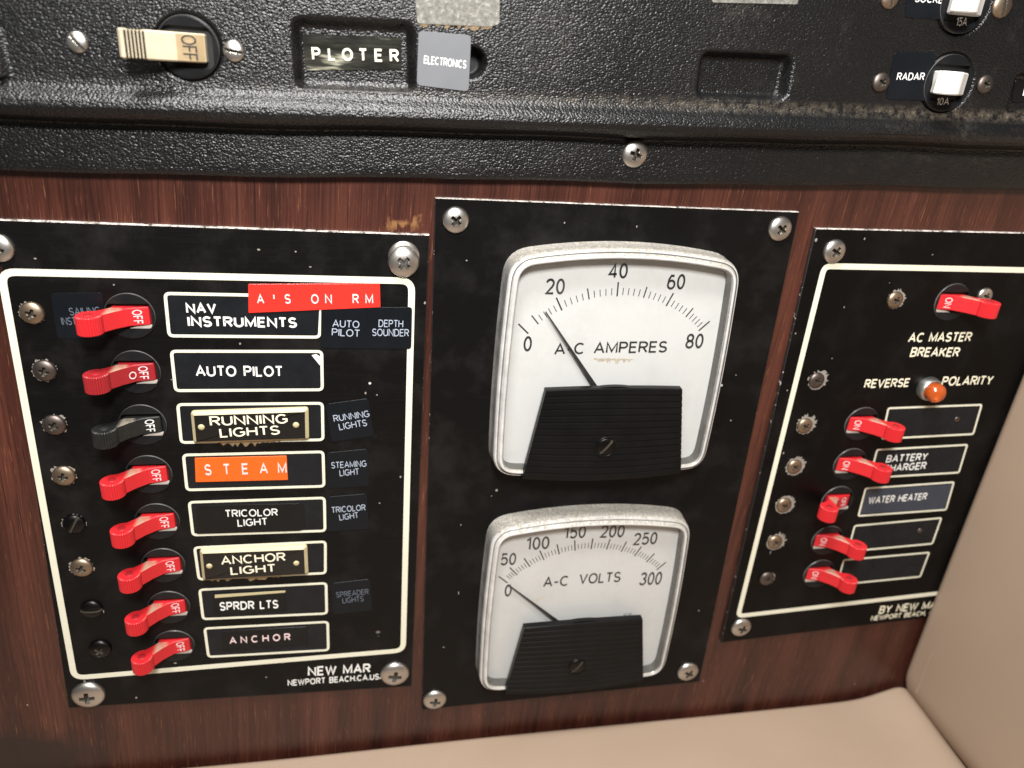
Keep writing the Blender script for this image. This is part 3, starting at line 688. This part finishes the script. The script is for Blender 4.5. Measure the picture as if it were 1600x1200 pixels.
# ================================================================== METERS
def meter_outline(n=14):
    cs = [(-40.8, 57.4), (-41.6, -24.4), (41.6, -24.4), (40.8, 57.4)]       # CCW: left side down, bottom, right side up, top
    bul = [1.1, 1.4, 1.1, 4.2]; rad = [8.0, 8.5, 8.5, 8.0]; out = []
    pts = []
    for i in range(4):
        a, b = Vector(cs[i]), Vector(cs[(i+1) % 4]); d = (b-a); L = d.length; d.normalize(); nrm = Vector((d.y, -d.x))
        f = lambda t, a=a, d=d, L=L, nrm=nrm, bl=bul[i]: a + d*L*t + nrm*bl*4*t*(1-t)
        pts.append((f, L))
    for i in range(4):
        f, L = pts[i]; t0, t1 = rad[i]/L, 1-rad[(i+1) % 4]/L
        out += [f(t0+(t1-t0)*k/n) for k in range(n+1)]
        g, L2 = pts[(i+1) % 4]; p0, p2 = f(t1), g(rad[(i+1) % 4]/L2); e0 = (f(t1)-f(t1-.02)).normalized(); e2 = (g(rad[(i+1) % 4]/L2+.02)-p2).normalized()
        den = e0.x*e2.y - e0.y*e2.x; s = ((p2-p0).x*e2.y - (p2-p0).y*e2.x)/den; c = p0 + e0*s
        for k in range(1, 7): t = k/7; out.append(p0*(1-t)**2 + c*2*t*(1-t) + p2*t*t)
    return [(p.x, p.y) for p in out]
def meter_proto():
    root = bpy.data.objects.new('panel_meter', None); COL.objects.link(root); root.empty_display_size = .01
    o = meter_outline(); rings = []; 
    for d, w in [(-.25, 0), (-.25, .6), (0, 1.0), (.1, 5.5), (.35, 7.4), (.8, 8.5), (1.25, 8.8), (1.55, 8.4), (1.8, 8.7), (2.2, 9.7), (2.7, 10.1), (3.2, 9.9), (3.6, 9.1), (3.85, 7.5), (4.0, 4.2)]:
        rings.append([(*p, w) for p in inset(o, d)])
    mb = MB(); mb.loft(rings, 0, True, mis=[1, 1, 1, 1, 0, 0, 2, 1, 0, 0, 0, 1, 2, 2]); mb.build('bezel', ['bezel_acrylic', 'bezel_grey', 'bezel_dark'], root)
    mb = MB(); mb.slab(inset(o, 3.3), .5, 5.0); mb.build('dial', 'dial_white', root)
    mb = MB(); mb.slab(inset(o, 3.7), 8.4, 9.0); mb.build('glass', 'clear_pane', root)
    # ribbed cover at the foot of the glass
    mb = MB(); L = []; y0, y1, n = 11.3, -24.0, 14
    prof = []
    for i in range(n):
        a = y0 + (y1-y0)*i/n; b = y0 + (y1-y0)*(i+1)/n
        prof += [(a-.05, 11.5), (a-.25, 11.8), (b+.42, 11.9), (b+.22, 11.5)]
    prof = [(y0+.1, 9.05), (y0+.05, 11.2)] + prof + [(y1-.1, 11.4), (y1-.7, 10.4), (y1-.8, 1.0)]
    m = 15; rings = []
    for k, (y, w) in enumerate(prof):
        t = (y0-y)/(y0-y1); hw = 25.3 + 5.6*min(1, max(0, t)); row = []
        for i in range(m+1):
            s = -1+2*i/m; sag = -1.6*(1-s*s)*max(0, t) + .7*(1-s*s)*max(0, 1-t)*1.0
            row.append((s*hw, y+sag, w - (.5*s*s)))
        row = [(row[0][0]-.1, row[0][1], min(9.05, row[0][2])-.02)] + row + [(row[-1][0]+.1, row[-1][1], min(9.05, row[-1][2])-.02)]
        rings.append(row)
    mb.loft(rings[::-1], 0, False, close=False); cov = mb.build('cover', 'shroud_black', root)
    mb = MB(); mb.loft([[(9.0*math.cos(a), 10.6+1.9*math.sin(a), w) for a in [math.pi*i/16 for i in range(17)]] for w in (9.05, 11.0)], 0, True, close=False)
    mb.add([(9.0*math.cos(a), 10.6+1.9*math.sin(a), 11.0) for a in [math.pi*i/16 for i in range(17)]], [list(range(17))]); mb.build('pivot_cap', 'shroud_black', cov)
    mb = MB(); lathe(mb, (-.8, -11.2, 11.6), [(4.2, -.3), (4.2, .5), (3.9, .75), (3.75, .3), (3.6, .3)], 32); c2 = mb.build('collar', 'shroud_black', cov)
    s = bpy.data.objects.new('screw', SCREW['slot']); COL.objects.link(s); s.parent = cov; s.location = Vector((-.8, -11.7, -11.2))*MM; s.scale = (3.5, 1.6, 3.5); s.rotation_euler = (0, math.radians(-52), 0)
    s.location = (-.8*MM, -11.7*MM, -11.2*MM); s.material_slots[0].link = 'OBJECT'; s.material_slots[0].material = MAT['black_screw']
    return root
def tick(mb, a, r0, r1, t, w=5.06):
    s, c = math.sin(a), math.cos(a); n = Vector((c, -s))*t/2
    mb.slab(ccw([(r0*s-n.x, r0*c-n.y), (r1*s-n.x, r1*c-n.y), (r1*s+n.x, r1*c+n.y), (r0*s+n.x, r0*c+n.y)]), w-.03, w)
def lerp_ang(maj, per):
    out = []
    for a, b in zip(maj, maj[1:]): out += [(a+(b-a)*k/per, k) for k in range(per)]
    return out + [(maj[-1], 0)]
M1 = meter_proto(); M1.location = W(88.6, -117.6, 0); tag(M1, 'larger looking white AC amperes meter with a 0 to 80 scale, upper of the two', 'meter', 'white panel meters')
M2 = dup(M1); M2.location = W(89.4, -223.2, 0); tag(M2, 'white AC volts meter with a 0 to 300 scale, lower of the two', 'meter', 'white panel meters')
def child(root, n): return [c for c in root.children if c.name.split('.')[0] == n][0]
def dress(root, ctr, majors, minor_from, per, mid, nums, title, tip, base, small):
    d = child(root, 'dial'); mb = MB(); A = [math.radians(x) for x in majors]
    for a, k in lerp_ang(A, per):
        if a < A[0]+minor_from and k: continue
        idx = [i for i, q in enumerate(A) if abs(q-a) < 1e-6]
        if idx and (idx[0] % mid == 0): tick(mb, a, 43.9, 49.0, .52)
        elif k == 0: tick(mb, a, 44.2, 48.2, .45)
        else: tick(mb, a, 44.4, 46.9, .27)
    mb.build('scale', 'ink_black', d)
    mb = MB((ctr[0], ctr[1], 0)); 
    for s, a, b, h in nums: text_px(mb, s, a, b, h, 5.0, .15)
    mb.build('numerals', 'ink_black', d)
    mb = MB((ctr[0], ctr[1], 0))
    for s, a, b, h in title: text_px(mb, s, a, b, h, 5.0, .15)
    mb.build('lettering', 'ink_black', d)
    p, q = P(*tip, 6.3), P(*base, 6.3); mb = MB((ctr[0], ctr[1], 0)); e = (q-p).normalized(); q = q + e*6; n = Vector((-e.y, e.x, 0))
    mb.slab(ccw([tuple((p-n*.2)[:2]), tuple((p+n*.2)[:2]), tuple((q+n*.95)[:2]), tuple((q-n*.95)[:2])]), 6.1, 6.4); mb.build('needle', 'ink_black', root)
dress(M1, (88.6, -117.6), [-46.7, -40.5, -28.4, -15.3, -2.4, 10.2, 22.3, 34.0, 44.2], .09, 5, 2,
      [('0', (818, 537), (831, 537), 24), ('20', (852.5, 447.5), (882.5, 447.5), 25), ('40', (951, 423.5), (981, 423), 24), ('60', (1042.5, 440.5), (1070.5, 440), 24), ('80', (1071.5, 533), (1099, 532.5), 23)],
      [('A-C', (866, 545.5), (914, 544), 18), ('AMPERES', (928, 543.5), (1042.5, 541.5), 18), ('TYPE', (848.5, 609.5), (866, 608.5), 5)], (852.5, 487), (931, 606), None)
dress(M2, (89.4, -223.2), [-47.6, -40.8, -32.8, -24.7, -16.2, -7.7, 1, 9.6, 18.2, 26.8, 35.4, 44.2], .03, 5, 1,
      [('0', (788.5, 922.5), (799.5, 922), 19), ('50', (782.5, 874), (806.5, 873), 19), ('100', (822, 850), (858.5, 847.5), 20), ('150', (881, 832.5), (915.5, 830.5), 19.5), ('200', (938.5, 830.5), (976, 829.5), 19.5), ('250', (990, 842.5), (1027, 840.5), 19), ('300', (1000, 904.5), (1034, 903), 20)],
      [('A-C', (849, 909.5), (889, 907), 16), ('VOLTS', (905, 904.5), (970, 901), 16), ('TYPE', (816, 977.5), (829, 976.5), 5), ('AC-DC', (974, 960.5), (988, 960), 4.5)], (795, 914.5), (877, 976), None)
# ================================================================== STICKERS, TAPES, TAGS
def sticker(name, px, lines, mat, ink, label, cat, w=0.0, t=.24, r=1.2, bold=.125, lift=.03, thick=.03, spaced=False, ratio=.62, group=None, z=0):
    q = [P(x, y, w) for x, y in px]; c = sum(q, Vector())/len(q); mb = MB((c.x, c.y, w)); mb.slab(rounded([(a.x, a.y) for a in q], r, 4), w+z, w+z+t, .05)
    o = mb.build(name, mat); tag(o, label, cat, group)
    if lines: words(o, lines, ink, (c.x, c.y, w), w+z+t, 'lettering', bold, lift, thick, spaced, ratio)
    return o
G = 'small black printed stickers'
sticker('sticker_label', [(79, 458), (160, 457), (166, 528), (90, 529)], [('SAILING', (108, 487), (157, 485), 12), ('INSTRUMENTS', (96, 502), (170, 500), 12)], 'sticker_black', 'ink_faint', 'faint black sticker reading SAILING, half hidden by the topmost red toggle', 'sticker', group=G, t=.1)
sticker('sticker_label', [(502, 477), (574, 481), (574, 545), (501, 543)], [('AUTO', (519.5, 505), (561.5, 507), 11.5), ('PILOT', (518.5, 518.5), (562.5, 521), 11.5)], 'sticker_black', 'ink_blue', 'small black AUTO PILOT sticker under the red tape, overlapping a frame corner', 'sticker', group=G)
sticker('sticker_label', [(573, 480), (644, 479.5), (642.5, 545), (572, 544.5)], [('DEPTH', (591.5, 505), (630, 506), 11.5), ('SOUNDER', (581.5, 519), (639, 520), 11.5)], 'sticker_black', 'ink_blue', 'small black DEPTH SOUNDER sticker lapping onto the white border line', 'sticker', group=G, z=.05)
sticker('sticker_label', [(509, 631), (576, 622), (584, 681), (518, 690)], [('RUNNING', (521, 654), (577, 646), 10.5), ('LIGHTS', (529.5, 667), (573, 660), 10.5)], 'sticker_black', 'ink_blue', 'tilted small black RUNNING LIGHTS sticker right of the gold-edged tag', 'sticker', group=G)
sticker('sticker_label', [(510, 707), (575, 701), (577, 759), (511, 763)], [('STEAMING', (517.5, 727), (572.5, 724), 10), ('LIGHT', (530.5, 739), (561, 736.5), 10)], 'sticker_black', 'ink_blue', 'small black STEAMING LIGHT sticker right of the orange tape frame', 'sticker', group=G)
sticker('sticker_label', [(511, 776), (573, 771), (576, 826), (512, 830)], [('TRICOLOR', (518, 797), (571, 792.5), 9.5), ('LIGHT', (530, 808.5), (560, 804.5), 9.5)], 'sticker_black', 'ink_blue', 'small black TRICOLOR LIGHT sticker just outside the frame of the same words', 'sticker', group=G)
sticker('sticker_label', [(517, 911), (578, 904), (582, 953), (521, 960)], [('SPREADER', (525, 929.5), (576, 924), 8.5), ('LIGHTS', (535, 938.5), (568, 935), 8.5)], 'sticker_black', 'ink_faint', 'small black SPREADER LIGHTS sticker with dim letters, lowest sticker on its panel', 'sticker', group=G)
# red and orange label-maker tape
def dymo(px, txt, a, b, h, mat, label, inner, w=0.0, z=.1, r=.3, ratio=.66):
    o = sticker('embossed_label', px, None, mat, 'ink_pink', label, 'label tape', w=w, t=.3, r=r, z=z)
    an = anchor_of(o)
    words(o, [(txt, a, b, h)], 'ink_pink', an, w+z+.3, 'lettering', .15, .0, .14, True, ratio)
    return o
dymo([(388, 443.5), (593.5, 442.5), (594.5, 479.5), (388.5, 488.5)], "A'S ON RM", (407, 467), (577, 467), 15, 'red_tape', "red embossed tape reading A'S ON RM, stuck across the top label frame", True)
dymo([(304.5, 715), (448, 711.5), (450, 749), (306, 752.5)], 'STEAM', (325, 734), (441, 731), 17, 'orange_tape', 'orange embossed tape reading STEAM inside a white label frame', True)
sticker('printed_label', [(308, 789), (469, 786), (476, 793), (477, 825), (470, 829), (307, 834)], [('TRICOLOR', (351.5, 802.5), (434, 800), 11.5), ('LIGHT', (371, 817), (418, 814.5), 11.5)], 'tape_black', 'ink_white', 'shiny black label reading TRICOLOR LIGHT inside a white frame', 'label tape', z=.06, r=.7, bold=.15)
o = sticker('printed_label', [(334, 927), (445, 922), (447, 952), (335, 962)], None, 'tape_black', 'ink_white', 'short black label reading SPRDR LTS with a pale top edge', 'label tape', z=.06, t=.4, r=.3)
words(o, [('SPRDR LTS', (343, 947.5), (435, 943.5), 13.5)], 'ink_white', anchor_of(o), .46, bold=.18)
mb = MB(anchor_of(o)); mb.slab(ccw([tuple(P(*q)[:2]) for q in [(336, 928), (446, 921.5), (446, 924.5), (336, 933)]]), .4, .52); mb.build('pale_edge', 'tag_ivory', o)
o = dymo([(345, 985), (480, 978), (482, 1006), (347, 1016)], 'ANCHOR', (364, 1000.5), (449, 995), 10.5, 'tape_black', 'black embossed tape reading ANCHOR in the lowest frame', False, ratio=.9)
# engraved tags with gold bevelled rims
def tag_plate(px, lines, holes, label):
    q = [P(x, y, .6) for x, y in px]; c = sum(q, Vector())/4; root_a = (c.x, c.y, 0)
    mb = MB(root_a); poly = rounded([(a.x, a.y) for a in q], 1.2, 4); pi_ = inset(poly, 1.15); 
    n = len(poly); mb.loft([[(*p, .05) for p in poly], [(*p, .9) for p in poly], [(*p, 2.0) for p in pi_]], 0, False, False, True)
    o = mb.build('engraved_tag', 'tag_ivory'); tag(o, label, 'engraved tag')
    mb = MB(root_a); mb.slab(pi_, 1.9, 2.06); f = mb.build('face', 'tag_black', o)
    words(f, lines, 'ink_gold', root_a, 2.06, bold=.15, lift=.03)
    for h in holes:
        p = P(*h, 2.06); mb = MB(root_a); lathe(mb, (p.x, p.y, 2.0), [(1.1, 0), (1.05, .25), (.7, .45), (.1, .5)], 16); mb.build('rivet', 'tag_ivory', f)
    return o
tag_plate([(298, 642), (482, 636), (483, 686), (303, 692)], [('RUNNING', (327.5, 658), (449.5, 654), 15), ('LIGHTS', (343, 676.5), (437, 671.5), 14.5)], [(314.5, 667.5), (462.5, 664)], 'black engraved tag with gold rim reading RUNNING LIGHTS, upper of the two such tags')
tag_plate([(312, 858), (480, 851), (482, 896), (317, 906)], [('ANCHOR', (345, 876), (446, 869.5), 13.5), ('LIGHT', (360, 892), (431, 887), 12.5)], [(327, 884.5), (463, 880)], 'black engraved tag with gold rim reading ANCHOR LIGHT, lower of the two such tags')
# old glue squeezed out under the tags
def ragged(mb, a, b, hgt, w0, th, n=26):
    up_, lo = [], []
    for k in range(n+1):
        t = k/n; p = a*(1-t) + b*t; q = math.sin(math.pi*min(1, max(0, t)))**.4
        up_.append((p.x, p.y + .3 + random.uniform(-.12, .12)*hgt)); lo.append((p.x+random.uniform(-.1, .1), p.y - hgt*q*random.choice((.15, .3, .5, .8, 1.0))))
    for k in range(n): mb.add([(*lo[k], w0), (*lo[k+1], w0), (*up_[k+1], w0+th), (*up_[k], w0+th)], [(0, 1, 2, 3)], 0, True)
def glue(pts, label):
    a, b = P(*pts[0]), P(*pts[-1]); c = (a+b)/2; mb = MB((c.x, c.y, 0))
    ragged(mb, a, b, 2.0, .06, .35); o = mb.build('glue_smear', 'glue'); tag(o, label, 'glue')
glue([(340, 692), (440, 688)], 'thin brown glue line squeezed out under the RUNNING LIGHTS tag')
glue([(322, 905), (440, 899)], 'brown glue blobs squeezed out under the ANCHOR LIGHT tag')

d = child(M1, 'dial'); mb = MB((88.6, -117.6, 0)); ragged(mb, P(928, 561, 5), P(990, 562, 5), 1.7, 5.02, .03, 34); mb.build('scuff', 'scuff', d)
d = child(M2, 'dial'); mb = MB((89.4, -223.2, 0)); ragged(mb, P(832, 940, 5), P(852, 930, 5), 2.2, 5.02, .03, 12); mb.build('scuff', 'scuff_pale', d)

# ---- on the console
o = sticker('embossed_label', [(472, 53), (627, 58), (628, 109), (478, 110)], None, 'clear_tape', 'ink_gold', 'crinkled shiny black tape reading PLOTER in a moulded recess', 'label tape', w=CW-3.1, t=.3, r=.3)
words(o, [('PLOTER', (494, 84), (616, 87), 20)], 'ink_gold', anchor_of(o), CW-2.8, 'lettering', .17, .02, .3, True, .70)
sticker('sticker_label', [(654, 48), (736, 55), (732, 143), (651, 133)], [('ELECTRONICS', (662.5, 93), (728.5, 101), 13)], 'sticker_grey', 'ink_white', 'grey rounded square sticker reading ELECTRONICS, beside a round hole', 'sticker', w=CW, t=.3, bold=.155, z=.1)
sticker('sticker_label', [(1398, 81), (1462, 83), (1453, 158), (1384, 155)], [('RADAR', (1401.5, 119.5), (1444.5, 119.5), 11.5)], 'sticker_black', 'ink_white', 'black sticker reading RADAR, left of a white toggle', 'sticker', w=CW, t=.2, bold=.155, z=.05)
sticker('sticker_label', [(1424, -50), (1490, -50), (1480, 31), (1413, 27)], [('SOCKET', (1430, -3), (1482, 0), 12)], 'sticker_black', 'ink_white', 'black sticker reading SOCKET at the top edge, left of a white toggle', 'sticker', w=CW, t=.2, bold=.155, z=.05)
sticker('sticker_label', [(1586, 124), (1690, 128), (1684, 163), (1580, 160)], [('L', (1599, 143), (1606, 143), 12)], 'tape_black', 'ink_white', 'black label strip in the recess at the far right edge of the console', 'label tape', w=CW-2.3, t=.2, bold=.155)
o = sticker('tape_remnant', [(644, -60), (782, -60), (780, 38), (765, 42), (652, 37)], None, 'tape_cloth', 'ink_white', 'scruffy grey strip of old tape at the top, above the grey sticker', 'tape', w=CW, t=.35, r=.8)
mb = MB(anchor_of(o))
ragged(mb, P(652, 36, CW), P(770, 41, CW), 1.5, CW+.05, .3, 40)
mb.build('glue_edge', 'glue', o)
o = sticker('tape_remnant', [(1108, -60), (1250, -60), (1246, 7), (1112, 4)], None, 'tape_cloth', 'ink_white', 'edge of a dusty pale tape strip at the top, right of centre', 'tape', w=CW, t=.3, r=.8)

# cream lever breaker
root = empty('circuit_breaker', (D_BIG.x, D_BIG.y, CW), 'old cream lever breaker pointing left and marked OFF, at the left of the console', 'circuit breaker')
bushing(root, 8.0, 6.4, 5.2)
mb = MB(); pf = [(5.2, -1.0), (5.0, 1.2), (3.0, 2.6), (-2.8, 4.2), (-10, 6.6)]
top_ = [(-10 - 8.2*t, 6.6 + 2.0*t) for t in [i/24 for i in range(1, 25)]]
top_ = [(u, w - (.55 if i % 3 == 1 and 3 < i < 20 else 0)) for i, (u, w) in enumerate(top_)]
pf += top_ + [(-19.0, 8.0), (-18.8, 6.2), (-10, 3.2), (-5.5, 1.5), (-5.2, -1.0)]
pf = [(u*(.80 if u < 0 else .92), w) for u, w in pf]
prism(mb, pf, 7.2, .35); hnd = mb.build('handle', ['cream_plastic', 'recess_grime_shade'], root)
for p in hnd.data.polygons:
    if -.0142 < p.center.x < -.0086 and abs(p.normal.x) > .62 and abs(p.normal.z) < .5: p.material_index = 1  # groove shade, along with dirt, put into the flank colour
hnd.data.set_sharp_from_angle(angle=math.radians(24))
mb = MB(); mb.slab([(-2.6, -4.0), (4.9, -4.0), (4.9, 4.0), (-2.6, 4.0)], -.5, .0)
a, b = Vector((-2.6, 4.2)), Vector((5.0, 1.35))
mb = MB(); mb.add([(-2.1, -3.3, 4.28), (2.7, -3.3, 2.78), (4.45, -3.3, 1.45), (4.45, 3.3, 1.45), (2.7, 3.3, 2.78), (-2.1, 3.3, 4.28)], [(0, 1, 4, 5), (1, 2, 3, 4)]); mb.build('stained_face', 'cream_stained', hnd)
mb = MB(); ey = Vector((3.6, 0, -1.1)); put_text(mb, 'OFF', Vector((-.9, 3.1, 3.95)), Vector((0, -6.1, 0)), ey, Vector((.29, 0, .957)), .2, .11, .06); mb.build('lettering', 'ink_black', hnd)

def white_breaker(d, txt, a, b, h, label):
    root = empty('circuit_breaker', (d.x, d.y, CW), label, 'circuit breaker', 'white toggles at the right of the console')
    bushing(root, 8.8, 6.5, 5.6)
    mb = MB(); C0 = (-5.6, 7.4); pf = [(5.8, -1.0), (5.5, 1.6), (1.2, 4.4)]
    arc = [(C0[0]+(4.4 - (.22 if i % 3 == 1 and i > 12 else 0))*math.cos(q), C0[1]+(2.6)*math.sin(q)) for i, q in enumerate([math.radians(-5+205*j/36) for j in range(37)])]
    pf += arc + [(-6.4, 3.4), (-5.6, -1.0)]
    prism(mb, pf, 6.9, .4); hd = mb.build('handle', 'white_plastic', root); hd.data.set_sharp_from_angle(angle=math.radians(24))
    mb = MB((d.x, d.y, CW)); text_px(mb, txt, a, b, h, CW+.5, .13); mb.build('lettering', 'ink_white', root)
    return root
white_breaker(D_RADAR, '10A', (1463, 158.5), (1483, 158.5), 11, 'white toggle breaker with 10A on its disc, right of the RADAR sticker')
white_breaker(D_SOCK, '15A', (1494, 34), (1511, 34), 13, 'white toggle breaker with 15A on its disc, cut off by the top edge')

# ================================================================== CUSHIONS
def seat():
    mb = MB((0, -283, 0)); us = [-200 + 6*i for i in range(78)] + [264 + 1.2*i for i in range(1, 12)]; prof = []
    for i in range(10): a = math.pi/2*i/9; prof.append((-3*(1-math.sin(a)) , .8 + 3*(1-math.cos(a))))
    prof = [(-60, .6), (-30, .4)] + prof + [(0, 4+6*i) for i in range(1, 57)] + [(-6, 346), (-16, 350), (-80, 350)]
    rings = []
    for u in us:
        r = []
        for dv, w in prof:
            bump = .5*math.sin(u*.021+.6) + 1.6*math.exp(-((u+95)/45)**2) + 6.5*math.exp(-((u-268)/17)**2)*math.exp(-(w/40)**2) + .7*math.sin(w*.05+u*.02)*min(1, w/40)
            roll = 20*(1-math.sqrt(max(0, 1-max(0, (u-262)/16)**2)))
            r.append((u, -283 + dv + bump - roll, w - .6))
        rings.append(r)
    mb.loft([list(q) for q in rings], 0, True, close=False)
    o = mb.build('seat_cushion', 'beige_vinyl'); tag(o, 'flat beige vinyl seat cushion along the bottom, meeting the wood', 'cushion'); return o
seat()
def side_cushion():
    """upright slab: rings up the height, each ring a rounded outline in (u, w)"""
    v0, v1 = -287, -20; rings = []
    vv = [v0 + 20*(1-math.cos(math.pi/2*i/9)) for i in range(10)] + [v0+20+(v1-v0-40)*i/24 for i in range(1, 25)] + [v1-20+20*math.sin(math.pi/2*i/9) for i in range(1, 10)]
    for v in vv:
        low = max(0, (v0+20-v)/20); hi = max(0, (v-(v1-20))/20); t = (v-v0)/(v1-v0)
        ins_ = 15*(1-math.sqrt(max(0, 1-max(low, hi)**2)))
        u0 = 265.6 + 5.5*t + ins_ - 1.2*math.sin(math.pi*t); u1 = 350 - ins_; w0, w1 = -1.0 + ins_*.25, 330 - ins_
        p = rounded([(u0, w0), (u1, w0), (u1, w1), (u0, w1)], 1, 1); r = []
        n = 7
        def corner(cx, cy, rad, a0): return [(cx+rad*math.cos(a0+math.pi/2*k/n), cy+rad*math.sin(a0+math.pi/2*k/n)) for k in range(n+1)]
        ra_, rb = 5.0, 16.0
        r = corner(u0+ra_, w0+ra_, ra_, math.pi) + corner(u1-ra_, w0+ra_, ra_, 1.5*math.pi) + corner(u1-rb, w1-rb, rb, 0)
        tail = corner(u0+rb, w1-rb, rb, .5*math.pi); r += tail
        m = 14; e = tail[-1]
        for k in range(1, m):      # soft hollow beside the seam, then the padding
            q = k/m; w = e[1] + (w0+ra_-e[1])*q; d = w - w0
            r.append((u0 + 1.3*math.exp(-((d-14)/6)**2) - 2.0*math.exp(-((d-90)/60)**2), w))
        rings.append([(u, v, w) for u, w in r])
    mb = MB((266, -170, 0)); mb.loft([q[::-1] for q in rings], 0, True, True, True)
    o = mb.build('back_cushion', 'beige_vinyl'); tag(o, 'upright beige vinyl cushion on the right, covering the corner of the right panel', 'cushion')
    mb = MB((266, -170, 0)); n = 60; path = []
    for i in range(n+1):
        v = -272 + 26*i/n; t = (v-v0)/(v1-v0); path.append((265.7 + 5.5*t - 1.2*math.sin(math.pi*t), v, 10.5))
    mb.loft([[(p[0] + .4*math.cos(2*math.pi*k/8), p[1], p[2]+.4*math.sin(2*math.pi*k/8)) for k in range(8)] for p in path], 0, True); mb.build('piping', 'beige_vinyl', o)
side_cushion()
